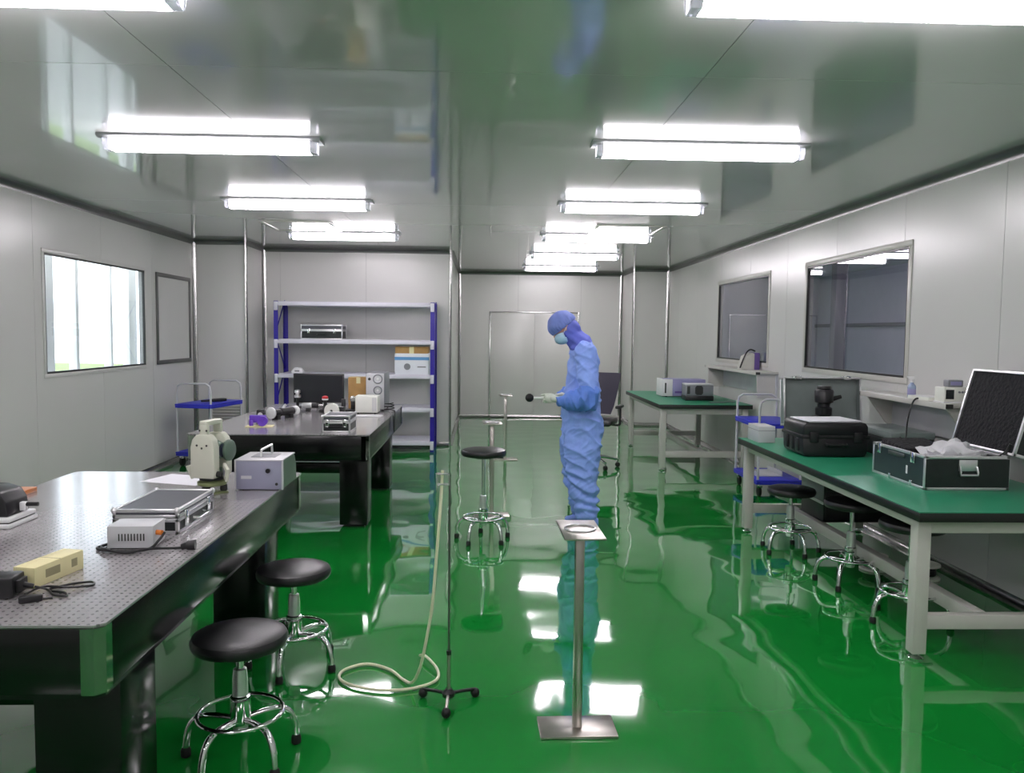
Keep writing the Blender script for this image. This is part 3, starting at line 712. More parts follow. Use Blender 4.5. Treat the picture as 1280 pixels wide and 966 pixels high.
MB().cyl((0, 0, .03), (0, 0, .12), .016, n=16).build('post', 'black_plastic', rb)
MB().lathe([(.026, .118), (.03, .122), (.03, .132)], 18).build('collar', 'white_plastic', rb)
MB().lathe([(.028, .132), (.03, .138), (.027, .152), (.012, .158)], 18).build('knob', 'red_plastic', rb)
dg = thing('disc_gauge', 'white round disc device standing behind the small aluminium case', 'instrument', (-1.305, 6.93, TZ), -.15)
MB().lathe([(.05, -.02), (.066, -.016), (.066, .016), (.05, .02)], 32, Matrix.Translation((0, 0, .085)) @ Matrix.Rotation(PI/2, 4, 'X')).build('disc', 'cream_plastic', dg)
MB().cyl((.0, -.02, .085), (0, -.03, .085), .011, n=14).build('centre_hole', 'mark_dark', dg)
MB().cyl((-.02, -.02, .055), (-.02, -.024, .055), .009, n=12).build('side_hole', 'mark_dark', dg)
MB().box(-.06, .06, -.035, .035, 0, .022, .004).build('base', 'cream_plastic', dg)
MB().box(.05, .1, .0, .06, 0, .12, .006).build('rear_block', 'black_plastic', dg)
cs = thing('optical_mount', 'cluster of black optical clamps between monitor and white box', 'instrument', (-1.30, 7.75, TZ), .2)
MB().box(-.09, .09, -.06, .06, 0, .02, .003).build('rail', 'black_matt', cs)
MB().box(-.07, -.03, -.03, .03, .02, .12, .005).build('clamp', 'black_plastic', cs)
MB().box(.02, .06, -.03, .03, .02, .10, .005).build('clamp', 'black_plastic', cs)
MB().lathe([(.02, -.03), (.03, -.026), (.03, .026), (.02, .03)], 20, Matrix.Translation((.04, 0, .12)) @ Matrix.Rotation(PI/2, 4, 'X')).build('lens_ring', 'aluminium', cs)
cb = thing('cardboard_box', 'brown cardboard box between the monitor and the computer tower', 'box', (-1.26, 8.15, TZ), .05)
MB().box(-.10, .10, -.09, .09, 0, .31, .003).build('carton', 'cardboard', cb)
MB().box(-.102, .102, -.02, .02, .308, .3112).build('tape', 'beige_box', cb, smooth=False)
MB().box(-.02, .02, -.0915, -.089, .25, .31).build('tape', 'beige_box', cb, smooth=False)
pcw = thing('computer_tower', 'grey computer tower with its rear fan grille facing the viewer', 'computer', (-1.055, 8.02, TZ), .0)
MB().box(-.09, .09, -.2, .2, .01, .37, .004).build('chassis', 'grey_metal', pcw)
MB().box(-.087, .087, -.204, -.2, .015, .365, .002).build('rear_panel', 'pale_grey_metal', pcw)
def ringpart(p, x, z, r, y=-.206): MB().lathe([(r*.3, -.001), (r*.3, .003), (.004, .004)], 20, Matrix.Translation((x, y, z)) @ Matrix.Rotation(PI/2, 4, 'X')).build('fan_hub', 'white_plastic', p); MB().tube([(x+r*math.cos(2*PI*k/24), y, z+r*math.sin(2*PI*k/24)) for k in range(24)], .006, 6, closed=True).build('fan_ring', 'grey_metal', p)
ringpart(pcw, .025, .31, .042); ringpart(pcw, .025, .20, .038)
MB().cyl((-.055, -.204, .31), (-.055, -.209, .31), .014, n=14).build('power_socket', 'mark_dark', pcw)
for a in (-.07, .07):
    for b in (-.17, .17): MB().cyl((a, b, 0), (a, b, .012), .012, n=10).build('foot', 'rubber', pcw)
wb = thing('white_instrument_box', 'cream instrument box in front of the computer tower', 'instrument', (-1.10, 7.62, TZ), 0)
MB().box(-.105, .105, -.075, .11, .008, .165, .004).build('housing', 'cream_plastic', wb)
for k in range(3): MB().box(.055+.014*k, .063+.014*k, -.0765, -.074, .02, .15).build('front_rib', 'pale_grey_metal', wb, smooth=False)
for a in (-.08, .08):
    for b in (-.055, .09): MB().cyl((a, b, 0), (a, b, .01), .011, n=10).build('foot', 'rubber', wb)
tag(MB().box(-.14, .14, -.05, .05, 0, .012, .003).build('white_board', 'white_plastic', loc=(-1.055, 7.28, TZ)), 'flat white board lying in front of the cream instrument box', 'board')
cc = thing('cable_coil', 'black cable coil beside the computer tower hanging over the table edge', 'cable', (-.91, 7.75, TZ))
MB().tube([(.045*math.cos(t_*2*PI/14)*(1+.1*math.sin(t_)), .045*math.sin(t_*2*PI/14), .008+.0019*t_) for t_ in range(42)], .005, 6).build('coil', 'black_plastic', cc)
MB().tube([(.045, 0, .012), (.066, -.1, .01), (.072, -.18, -.02), (.072, -.2, -.11), (.071, -.22, -.17), (.071, -.26, -.10), (.068, -.27, -.01)], .005, 6, smooth=5).build('loop', 'black_plastic', cc)

# ------------------------------------------------------------------ things on the blue rack
ct = thing('carton', 'white and blue printed carton on the third rack shelf', 'carton', (-.925, 10.5, SHZ[2]), 0)
MB().box(-.22, .22, -.16, .16, 0, .27, .003).build('box', 'carton_white', ct)
MB().box(-.2205, .2205, -.1612, -.1595, .185, .225).build('blue_band', 'carton_blue', ct, smooth=False)
MB().box(-.222, -.2195, -.16, .16, .185, .225).build('blue_band', 'carton_blue', ct, smooth=False)
MB().lathe([(.03, 0), (.042, .0005), (.042, .002), (.03, .0025)], 24, Matrix.Translation((-.06, -.16, .10)) @ Matrix.Rotation(PI/2, 4, 'X')).build('printed_mark', 'grey_metal', ct)
MB().box(.07, .18, -.1615, -.1595, .09, .105).build('printed_mark', 'grey_metal', ct, smooth=False)
bc = thing('brown_carton', 'flat brown carton lying on top of the white and blue carton', 'carton', (-.93, 10.5, SHZ[2]+.27), 0)
MB().box(-.21, .21, -.15, .15, 0, .085, .003).build('box', 'cardboard', bc)
MB().box(-.03, .03, -.152, -.149, 0, .086).build('tape', 'beige_box', bc, smooth=False)
sw = thing('white_device', 'small white rounded device at the left of the third rack shelf', 'device', (-2.40, 10.42, SHZ[2]), 0)
MB().prism([(-.08, 0), (.08, 0), (.075, .03), (.04, .07), (-.03, .075), (-.075, .03)], -.05, .05, axis='y', bev=.012).build('shell', 'white_plastic', sw)
MB().box(-.03, .03, -.052, -.049, .02, .04, .0).build('slot', 'grey_metal', sw, smooth=False)

# ------------------------------------------------------------------ trolleys
def make_trolley():
    t = thing('platform_trolley', '', 'trolley', group='blue two-deck trolleys')
    hx, hy = .225, .36
    for z in (.17, .715):
        dk = MB().box(-hx, hx, -hy, hy, z-.022, z, .01).build('deck', 'trolley_blue', t)
        for s in (-1, 1):
            a, b = sorted((s*hx, s*(hx-.03)))
            MB().box(a, b, -hy+.01, hy-.01, z-.048, z-.02, .006).build('deck_rim', 'trolley_blue', dk)
            a, b = sorted((s*hy, s*(hy-.03)))
            MB().box(-hx+.03, hx-.03, a, b, z-.048, z-.02, .006).build('deck_rim', 'trolley_blue', dk)
    for s in (-1, 1):
        y = s*(hy-.022); w_ = hx-.018
        MB().tube([(-w_, y, .15), (-w_, y, .86), (-w_+.012, y, .915), (-w_+.06, y, .945), (w_-.06, y, .945), (w_-.012, y, .915), (w_, y, .86), (w_, y, .15)], .0115, 10).build('handle', 'pale_grey_metal', t)
    for sx in (-1, 1):
        for sy in (-1, 1):
            x, y = sx*(hx-.05), sy*(hy-.06)
            c_ = MB().box(x-.024, x+.024, y-.02, y+.02, .085, .125, .004).build('castor_fork', 'chrome', t)
            MB().lathe([(.042, -.014), (.05, -.011), (.05, .011), (.042, .014)], 20, Matrix.Translation((x, y+.008, .05)) @ Matrix.Rotation(PI/2, 4, 'Y')).build('castor_wheel', 'rubber', c_)
    return t
t0 = make_trolley()
place(t0, (-3.19, 9.42, 0), -.2, 'blue two-deck trolley in the left corner beneath the blind window panel')
place(copy_tree(t0), (2.85, 7.87, 0), 0, 'blue two-deck trolley between the two steel workbenches')
bt = thing('black_tool', 'black handheld tool lying on the upper deck of the left trolley', 'tool', (-3.13, 9.42, .715), .9)
MB().box(-.05, .14, -.03, .03, 0, .035, .01).build('body', 'black_plastic', bt); MB().cyl((-.05, 0, .018), (-.17, .01, .018), .013, .011, n=12).build('grip', 'rubber', bt)
ta = thing('trolley_parts_tray', 'grey flat parts tray on the lower deck of the right trolley', 'tray', (2.82, 7.9, .17), 0)
MB().box(-.13, .13, -.2, .2, 0, .008, .002).box(-.13, -.12, -.2, .2, .008, .05, .002).box(.12, .13, -.2, .2, .008, .05, .002).build('tray', 'pale_grey_metal', ta)

# ------------------------------------------------------------------ things on the near workbench
def shell(hx, hy, h, th, panel, parent, nm, e=.016, flip=1):
    """open box: thin walls, framed with aluminium; opening at +z"""
    mb = MB().box(-hx+.002, hx-.002, -hy+.002, hy-.002, .002, th+.002)
    mb.box(-hx+.002, -hx+th, -hy+.002, hy-.002, .002, h-.002).box(hx-th, hx-.002, -hy+.002, hy-.002, .002, h-.002).box(-hx+.002, hx-.002, -hy+.002, -hy+th, .002, h-.002).box(-hx+.002, hx-.002, hy-th, hy-.002, .002, h-.002)
    b = mb.build(nm, panel, parent, smooth=False)
    fr_ = MB()
    for z in (0, h-e): fr_.box(-hx, hx, -hy, -hy+e, z, z+e, .003).box(-hx, hx, hy-e, hy, z, z+e, .003).box(-hx, -hx+e, -hy, hy, z, z+e, .003).box(hx-e, hx, -hy, hy, z, z+e, .003)
    for sx in (-1, 1):
        for sy in (-1, 1): fr_.box(min(sx*hx, sx*(hx-e*1.2)), max(sx*hx, sx*(hx-e*1.2)), min(sy*hy, sy*(hy-e*1.2)), max(sy*hy, sy*(hy-e*1.2)), 0, h, .003)
    fr_.build('edge_frame', 'aluminium_bright', b)
    return b
# big open case near the front
oc = thing('open_case', 'large open aluminium case with black foam lid, near workbench front', 'case', (2.59, 4.44, BZ), 0, 'open equipment cases')
hx, hy, h = .232, .29, .185
b = shell(hx, hy, h, .012, 'case_dark', oc, 'case_base')
MB().box(-hx+.004, hx-.004, -hy-.001, -hy+.003, .016, h-.016).build('front_panel', 'case_black', b, smooth=False)
lidr = bpy.data.objects.new('case_lid', None)
ld = shell(hx, hy, .075, .012, 'case_black', oc, 'case_lid')
ld.matrix_local = Matrix.Translation((hx+.012, 0, h)) @ Matrix.Rotation(math.radians(-75), 4, 'Y') @ Matrix.Translation((hx, 0, -.075+.0))
bpy.data.objects.remove(lidr)
MB().box(-hx+.016, hx-.016, -hy+.016, hy-.016, .02, .062, .004).build('lid_foam', 'foam', ld)
MB().box(-hx+.014, hx-.014, -hy+.014, hy-.014, .012, .10, .004).build('base_foam', 'foam', b)
MB().box(-.05, .05, -hy-.006, -hy, .105, .165, .002).build('handle_plate', 'aluminium_bright', b)
MB().tube([(-.045, -hy-.007, .13), (-.047, -hy-.018, .10), (-.047, -hy-.018, .085), (.047, -hy-.018, .085), (.047, -hy-.018, .10), (.045, -hy-.007, .13)], .006, 8).build('handle', 'aluminium_bright', b)
for y in (-.17, .20):
    MB().box(-hx-.008, -hx+.002, y-.02, y+.02, h-.055, h+.004, .003).build('latch', 'chrome', b)
MB().box(-hx-.004, -hx+.0005, -.08, .10, h-.045, h-.022, .003).build('side_handle', 'aluminium_dull', b)
for y in (-.15, .08): MB().box(-hx-.003, -hx+.001, y-.012, y+.012, .0, .03, .002).build('hinge', 'chrome', b)
MB().box(-hx-.002, -hx+.0005, -.115, -.10, .06, .105).build('label_strip', 'white_plastic', b, smooth=False)
MB().tube([(hx-.02, -hy+.06, h-.01), (hx+.02, -hy+.06, h+.02), (hx+.03, -hy+.05, h+.06)], .008, 8).build('lid_stay', 'black_plastic', b)
fb = thing('foam_slab', 'loose dark foam slab lying inside the large open case', 'foam', (2.52, 4.55, BZ+.10), 0)
MB().box(-.13, .13, -.12, .15, 0, .10, .006, mtx=Matrix.Rotation(.10, 4, 'X')).build('slab', 'foam', fb)
# plastic bag: crumpled soft pillow
def pillow(name, label, cat, loc, rx, ry, rz_, m, amp, seed, rot=0):
    mb = MB(); t = bmesh.new(); bmesh.ops.create_icosphere(t, subdivisions=4, radius=1)
    for v in t.verts:
        c = v.co.copy(); f = 1+amp*noise.noise(c*2.2+Vector((seed, 0, 0)))+amp*.5*abs(noise.noise(c*5+Vector((0, seed, 0))))
        z = c.z if c.z > -.35 else -.35
        v.co = Vector((c.x*rx*f, c.y*ry*f, (z+.35)*rz_*f*.8))
    mb._merge(t); o = mb.build(name, m, loc=loc, rot=(0, 0, rot))
    return tag(o, label, cat)
pillow('plastic_bag', 'crumpled white plastic bag lying in the large open case', 'bag', (2.60, 4.32, BZ+.112), .155, .115, .105, 'bag', .5, 3.1)

# black hard case and paper
hc = thing('hard_case', 'black plastic hard case in the middle of the near workbench', 'case', (2.385, 5.48, BZ), -.02)
MB().prism([(-.205, .004), (.205, .004), (.22, .03), (.225, .135), (-.225, .135), (-.22, .03)], -.19, .19, axis='y', bev=.012).build('case_base', 'black_plastic', hc)
MB().prism([(-.225, .139), (.225, .139), (.222, .21), (.205, .235), (-.205, .235), (-.222, .21)], -.19, .19, axis='y', bev=.014).build('case_lid', 'black_plastic', hc)
MB().box(-.232, .232, -.197, .197, .125, .15, .006).build('rim', 'black_matt', hc)
for x in (-.15, .15): MB().box(x-.03, x+.03, -.207, -.19, .10, .17, .006).build('latch', 'black_matt', hc)
MB().tube([(-.07, -.195, .09), (-.065, -.22, .085), (.065, -.22, .085), (.07, -.195, .09)], .010, 8).build('handle', 'black_matt', hc)
for y in (-.1, 0, .1): MB().box(-.232, -.215, y-.02, y+.02, .03, .12, .004).build('side_rib', 'black_plastic', hc)
tag(MB().box(-.185, .185, -.15, .15, 0, .008, .001).build('paper_sheet', 'paper', loc=(2.385, 5.48, BZ+.235), rot=(0, 0, .06)), 'white papers lying on the black hard case', 'paper')

# second open case with upright lid
o2 = thing('open_case', 'open aluminium case with upright grey green lid, far end of near workbench', 'case', (2.71, 6.05, BZ), 0, 'open equipment cases')
hx2, hy2 = .315, .195
b2 = shell(hx2, hy2, .105, .012, 'pale_grey_metal', o2, 'case_base', .014)
l2 = shell(hx2, hy2, .09, .012, 'case_green', o2, 'case_lid', .014)
l2.matrix_local = Matrix.Translation((0, hy2+.004, .105)) @ Matrix.Rotation(math.radians(83), 4, 'X') @ Matrix.Translation((0, hy2, -.092))
MB().box(-hx2+.014, hx2-.014, -hy2+.014, hy2-.014, .012, .03).build('lid_lining', 'case_green', l2, smooth=False)
MB().box(-hx2+.014, hx2-.014, -hy2+.014, hy2-.014, .012, .065, .004).build('base_foam', 'foam', b2)
for x in (-.2, 0.2): MB().box(x-.03, x+.03, hy2-.02, hy2+.008, .03, .09, .003).build('latch', 'chrome', l2)
for y in (-.05,): MB().box(-hx2-.006, -hx2+.002, y-.03, y+.03, .06, .11, .003).build('latch', 'black_plastic', b2)
bi = thing('black_instrument', 'black upright optical instrument standing in the open case', 'instrument', (2.62, 6.05, BZ+.066), .2)
MB().box(-.07, .07, -.06, .06, 0, .14, .012).build('lower_body', 'black_plastic', bi)
MB().lathe([(.05, .14), (.06, .15), (.062, .20), (.045, .21), (.045, .235), (.068, .245), (.07, .33), (.06, .345), (.04, .35)], 24).build('upper_body', 'black_plastic', bi)
MB().cyl((.06, -.02, .27), (.12, -.04, .29), .018, .014, n=14).build('eyepiece', 'black_matt', bi)
MB().lathe([(.02, 0), (.028, .004), (.028, .03), (.02, .034)], 16, Matrix.Translation((0, -.06, .07)) @ Matrix.Rotation(PI/2, 4, 'X')).build('knob', 'grey_metal', bi)
MB().lathe([(.05, .35), (.055, .352), (.05, .37), (.02, .372)], 20).build('top_cap', 'black_matt', bi)
gbx = thing('grey_box', 'pale grey small box at the far corner of the near workbench', 'box', (2.165, 6.12, BZ), 0)
MB().box(-.065, .065, -.12, .12, 0, .125, .003).build('box', 'pale_grey_metal', gbx); MB().box(-.066, .066, -.121, .121, .09, .094).build('lid_seam', 'grey_metal', gbx, smooth=False)
dark = thing('foam_lined_case', 'dark flat case lying behind the black hard case', 'case', (2.87, 5.49, BZ), 0)
MB().box(-.15, .15, -.28, .28, 0, .13, .008).build('case_base', 'case_black', dark); MB().box(-.152, .152, -.282, .282, .134, .18, .008).build('case_lid', 'case_green', dark); MB().box(-.148, .148, -.278, .278, .13, .134).build('seam', 'mark_dark', dark, smooth=False)
ch = thing('charger', 'silver charger block with cable prongs behind the large open case', 'charger', (2.66, 5.0, BZ), .3)
MB().box(-.09, .09, -.05, .05, 0, .10, .006).build('housing', 'grey_metal', ch); MB().box(-.085, .085, -.045, .045, .10, .106, .002).build('top_plate', 'pale_grey_metal', ch)
MB().prism([(-.03, .106), (.04, .106), (.035, .16), (.025, .17)], -.02, .02, axis='y', bev=.003).build('plug', 'black_plastic', ch)

# ------------------------------------------------------------------ wall shelves
def wall_shelf(label, y0, y1, z, full=False):
    t = thing('wall_shelf', label, 'shelf', (XR, (y0+y1)/2, z), 0, 'white wall shelves')
    hy_ = (y1-y0)/2
    MB().box(-.24, -.001, -hy_, hy_, -.025, 0, .003).build('shelf_board', 'white_steel', t)
    MB().box(-.244, -.238, -hy_, hy_, -.035, .0, .002).build('front_lip', 'white_steel', t)
    MB().box(-.02, -.001, -hy_+.02, hy_-.02, -.26, -.03, .002).build('back_panel', 'pale_grey_metal', t)
    for s in (-1, 1):
        y = s*(hy_-.05)
        MB().prism([(-.22, -.026), (-.001, -.026), (-.001, -.28), (-.21 if full else -.03, -.28)], y-.01, y+.01, axis='y').build('bracket', 'white_steel', t)
        MB().box(-.246, -.2, min(s*hy_, s*(hy_+.004)), max(s*hy_, s*(hy_+.004)), -.03, -.003).build('end_cap', 'mark_dark', t, smooth=False)
    return t
wall_shelf('white wall shelf above the near workbench holding the spray bottle', 4.86, 6.0, 1.14)
wall_shelf('white wall shelf above the far workbench under the far window', 8.35, 10.3, 1.17, True)
sb_ = thing('spray_bottle', 'pale blue spray bottle on the near wall shelf', 'bottle', (2.96, 5.42, 1.14), 2.6); sb_.scale = (.8, .8, .8)
MB().lathe([(.03, 0), (.034, .006), (.034, .085), (.03, .10), (.014, .118), (.013, .128)], 24).build('bottle', 'bottle_blue', sb_)
MB().lathe([(.016, .126), (.016, .148), (.01, .15)], 18).build('collar', 'white_plastic', sb_)
MB().prism([(-.018, .15), (.02, .15), (.04, .168), (.04, .18), (-.018, .182)], -.011, .011, axis='y', bev=.003).build('spray_head', 'white_plastic', sb_)
MB().prism([(.012, .15), (.022, .15), (.03, .118), (.024, .116)], -.006, .006, axis='y').build('trigger', 'white_plastic', sb_)
MB().lathe([(.0345, .02), (.0347, .022), (.0347, .07), (.0345, .072)], 24).build('label_band', 'lavender', sb_)
nb = thing('notebook', 'cream paper pad lying on the near wall shelf', 'notebook', (2.955, 5.2, 1.14), .1)
MB().box(-.075, .075, -.11, .11, 0, .022, .002).build('pages', 'cream_plastic', nb); MB().box(-.076, .076, -.111, .111, .022, .024).build('cover', 'white_plastic', nb, smooth=False)
mt = thing('meter', 'cream bench meter with a dark display on the near wall shelf', 'meter', (2.975, 4.98, 1.14), .0)
MB().box(-.075, .085, -.055, .055, .008, .10, .005).build('housing', 'cream_plastic', mt)
MB().box(-.065, -.012, -.0575, -.054, .025, .085, .002).build('display', 'screen', mt)
for k in range(3): MB().cyl((.02+.02*k, -.055, .07), (.02+.02*k, -.062, .07), .007, n=12).build('button', 'grey_metal', mt)
MB().box(-.08, .09, -.06, .06, 0, .008, .002).build('base', 'white_plastic', mt)
mt2 = thing('grey_handset', 'grey handset resting on top of the cream bench meter', 'handset', (2.99, 4.985, 1.24), 0)
MB().box(-.05, .05, -.03, .03, 0, .045, .008).build('body', 'grey_metal', mt2); MB().box(-.035, .035, -.0315, -.029, .012, .035).build('face', 'lavender', mt2, smooth=False)
cbp = [(2.90, 5.18, 1.146), (2.87, 5.2, 1.145), (2.855, 5.22, 1.10), (2.82, 5.2, 1.0), (2.76, 5.1, .90), (2.70, 5.02, .885), (2.668, 5.0, .912)]
tag(MB().tube(cbp, .006, 8, smooth=6).build('charger_cable', 'black_plastic'), 'black cable running from the near wall shelf to the charger', 'cable')

# under the near workbench
ub = thing('drawer_cabinet', 'dark drawer cabinet under the near workbench top', 'cabinet', (2.70, 5.80, .222), 0)
MB().box(-.25, .25, -.2, .2, 0, .43, .004).build('cabinet_body', 'case_black', ub)
MB().box(-.253, -.249, -.2, .2, .14, .42, .002).build('side_plate', 'grey_metal', ub)
MB().box(-.256, -.249, -.2, .2, .12, .142, .003).build('side_trim', 'aluminium_bright', ub)
MB().box(-.235, .235, -.208, -.2, .22, .42, .003).build('drawer', 'black_plastic', ub)
MB().box(-.235, .235, -.208, -.2, .01, .21, .003).build('drawer', 'black_plastic', ub)
for z in (.12, .33): MB().tube([(-.06, -.208, z), (-.055, -.225, z), (.055, -.225, z), (.06, -.208, z)], .005, 8).build('handle', 'grey_metal', ub)
sp = tag(MB().box(2.44, 3.0, 5.58, 6.02, .2205, .2215).build('cabinet_base_board', 'bench_edge', smooth=False), 'thin black board under the dark drawer cabinet', 'board')
for k, (x, y, lb) in enumerate(((2.62, 5.18, 'pale round cable reel on the floor under the near workbench, left one'), (2.86, 4.98, 'pale round cable reel on the floor under the near workbench, right one'))):
    r_ = thing('cable_reel', lb, 'reel', (x, y, 0), .5, 'cable reels under the bench')
    MB().lathe([(.06, 0), (.09, .002), (.09, .014), (.04, .016), (.04, .084), (.09, .086), (.09, .098), (.06, .10)], 24).build('spool', 'cream_plastic', r_)
    MB().tube([(.055*math.cos(t_*.45), .055*math.sin(t_*.45), .022+.0012*t_) for t_ in range(48)], .012, 6).build('cable', 'black_plastic', r_)

# ------------------------------------------------------------------ things on the far workbench
lb_ = thing('lavender_instrument', 'lavender and white bench instrument on the far workbench', 'instrument', (2.54, 10.18, B2Z), .0)
MB().box(-.27, .27, -.16, .16, .014, .225, .006).build('housing', 'lavender', lb_)
MB().box(-.285, -.27, -.165, .165, .01, .23, .004).build('front_bezel', 'white_plastic', lb_)
MB().box(-.272, -.15, -.163, -.158, .012, .228, .002).build('white_side', 'white_plastic', lb_)
MB().box(-.25, -.23, -.166, -.162, .05, .18, .002).build('side_grip', 'mark_dark', lb_)
MB().box(-.12, .05, -.1615, -.1595, .05, .075).build('printed_mark', 'lavender_print', lb_, smooth=False)
for a in (-.22, .22):
    for bb in (-.12, .12): MB().cyl((a, bb, 0), (a, bb, .016), .015, n=12).build('foot', 'rubber', lb_)
gi = thing('projector_instrument', 'grey box instrument with dark window on a black base', 'instrument', (2.60, 9.62, B2Z), -.05)
MB().box(-.17, .17, -.13, .13, 0, .06, .008).build('base', 'black_plastic', gi)
MB().box(-.165, .165, -.125, .125, .06, .185, .005).build('housing', 'grey_metal', gi)
MB().box(-.167, .167, -.127, .127, .185, .20, .004).build('top_cover', 'pale_grey_metal', gi)
MB().prism([(-.055, .09), (-.035, .07), (.02, .07), (.04, .09), (.04, .16), (.02, .18), (-.035, .18), (-.055, .16)], -.131, -.124, axis='y').build('window', 'mark_dark', gi)
MB().box(-.15, -.115, -.13, -.124, .08, .175, .002).build('side_window', 'mark_dark', gi)
wi = thing('handled_instrument', 'white instrument with black carrying handle on the far wall shelf', 'instrument', (2.99, 8.95, 1.17), 0)
MB().prism([(-.10, 0), (.08, 0), (.08, .16), (.02, .19), (-.06, .15)], -.09, .09, axis='y', bev=.006).build('housing', 'white_steel', wi)
MB().box(.04, .10, -.095, .03, 0, .19, .005).build('side_block', 'lavender_print', wi)
MB().tube([(-.11, -.06, .02), (-.09, -.08, .10), (-.05, -.08, .19), (0, -.06, .225), (.06, -.04, .21)], .009, 8, smooth=4).build('handle', 'black_plastic', wi)
tag(MB().box(-.02, .02, -.18, .18, 0, .012, .004).build('green_ruler', 'case_green', loc=(2.80, 9.25, B2Z), rot=(0, 0, -1.2)), 'dark ruler lying on the far workbench edge', 'ruler')

# ------------------------------------------------------------------ office chair
oc_ = thing('office_chair', 'black mesh office chair with chrome base behind the person', 'chair', (1.29, 9.25, 0), -.35)
MB().box(-.24, .24, -.23, .24, .50, .57, .03, 3).build('seat', 'black_leather', oc_)
mb = MB(); N = 10
prof = [(.23, .60, .15), (.25, .70, .185), (.27, .85, .215), (.30, 1.0, .24), (.33, 1.09, .25)]
rows_ = []
for (y, z, hw_) in prof:
    rows_.append([[mb.bm.verts.new((hw_*(2*k/N-1), y+.05*(1-(2*k/N-1)**2)+dy, z)) for k in range(N+1)] for dy in (0, .018)])
for r0, r1 in zip(rows_, rows_[1:]):
    for s in (0, 1):
        for k in range(N): mb.bm.faces.new((r0[s][k], r0[s][k+1], r1[s][k+1], r1[s][k]))
    for k in (0, N): mb.bm.faces.new((r0[0][k], r0[1][k], r1[1][k], r1[0][k]))
for r in (rows_[0], rows_[-1]):
    for k in range(N): mb.bm.faces.new((r[0][k], r[0][k+1], r[1][k+1], r[1][k]))
mb.build('backrest', 'chair_mesh', oc_)
MB().tube([(0, .1, .48), (0, .26, .48), (0, .31, .56), (0, .315, .72)], .018, 10, smooth=4).build('back_support', 'black_plastic', oc_)
for s in (-1, 1):
    a_ = MB().tube([(s*.2, .05, .50), (s*.29, .05, .50), (s*.30, .05, .56), (s*.30, .04, .70)], .013, 10, smooth=4).build('arm_support', 'black_plastic', oc_)
    MB().box(s*.30-.03, s*.30+.03, -.13, .13, .70, .735, .012).build('armrest', 'black_leather', a_)
MB().cyl((0, 0, .14), (0, 0, .36), .026).build('lift_column', 'chrome', oc_); MB().cyl((0, 0, .36), (0, 0, .49), .017).build('gas_rod', 'chrome', oc_)
MB().box(-.09, .09, -.1, .1, .485, .505, .005).build('mechanism', 'black_plastic', oc_)
for k in range(5):
    a = 2*PI*k/5+.4; c_, s_ = math.cos(a), math.sin(a)
    l = MB().loft([((.02*c_, .02*s_, .13), .022), ((.16*c_, .16*s_, .115), .018), ((.29*c_, .29*s_, .085), .014)], 12).build('base_leg', 'chrome', oc_)
    MB().lathe([(.02, -.02), (.028, -.016), (.028, .016), (.02, .02)], 16, Matrix.Translation((.29*c_, .29*s_, .028)) @ Matrix.Rotation(a, 4, 'Z') @ Matrix.Rotation(PI/2, 4, 'X')).build('castor', 'rubber', l)
    MB().cyl((.29*c_, .29*s_, .04), (.29*c_, .29*s_, .082), .008, n=8).build('castor_stem', 'chrome', l)

# ------------------------------------------------------------------ person
PY = 6.45
base = ony(731, 655, PY)
PX = base.x
def pl(u, v, y=0.):          # photo pixel in the person's own plane -> local coordinates
    q = ony(u, v, PY); return Vector((q.x-PX, y, q.z))
def ell_loft(bm, rings, n=28, round_ends=True):
    """rings: (centre, rx, ry); horizontal-ish elliptical rings"""
    prev = None
    for c, rx, ry in rings:
        ring = [bm.verts.new((c[0]+rx*math.cos(2*PI*k/n), c[1]+ry*math.sin(2*PI*k/n), c[2])) for k in range(n)]
        if prev:
            for k in range(n): bm.faces.new((prev[k], prev[(k+1) % n], ring[(k+1) % n], ring[k]))
        else: bm.faces.new(ring[::-1])
        prev = ring
    bm.faces.new(prev)
def remesh(mb, name, m, parent, voxel, smooth_it=6, disp=None):
    bmesh.ops.recalc_face_normals(mb.bm, faces=mb.bm.faces)
    me = bpy.data.meshes.new(name); mb.bm.to_mesh(me); mb.bm.free()
    o = bpy.data.objects.new(name, me); COL.objects.link(o)
    r = o.modifiers.new('r', 'REMESH'); r.mode = 'VOXEL'; r.voxel_size = voxel
    s = o.modifiers.new('s', 'SMOOTH'); s.factor = .5; s.iterations = smooth_it
    dg_ = bpy.context.evaluated_depsgraph_get(); dg_.update()
    nm = bpy.data.meshes.new_from_object(o.evaluated_get(dg_)); o.modifiers.clear(); o.data = nm; nm.name = name
    if disp:
        cs_ = [v.co.copy() for v in nm.vertices]; ns_ = [v.normal.copy() for v in nm.vertices]
        for v, c, n_ in zip(nm.vertices, cs_, ns_): v.co = c+n_*disp(c)
    nm.shade_smooth(); nm.materials.clear(); nm.materials.append(M[m]); o.parent = parent
    return o
def chain(mb, rings, n=18):
    """tapered tube with round ends"""
    (p0, r0), (p1, r1) = rings[0], rings[1]; a, b = Vector(rings[-2][0]), Vector(rings[-1][0])
    mb.loft([(Vector(p), r) for p, r in rings], n); mb.ball(Vector(p0), r0*.98, 14); mb.ball(b, rings[-1][1]*.98, 14)
pr = thing('person', 'person in a blue cleanroom coverall, hood and mask holding a probe', 'person', (PX, PY, 0))
# head frame: face looks to -x, bowed
HC = pl(705, 409); tilt = math.radians(32)
HM = Matrix.Translation(HC) @ Matrix.Rotation(-tilt, 4, 'Y')      # local: -x forward, z up
H = lambda x, y, z: HM @ Vector((x, y, z))
WL, WR = pl(699, 499, -.155), pl(703, 496, .12)
EL, ER = pl(731, 497, -.285), pl(731, 497, .285)
SL, SR = pl(729, 441, -.175), pl(729, 441, .175)
NK = pl(727, 432)
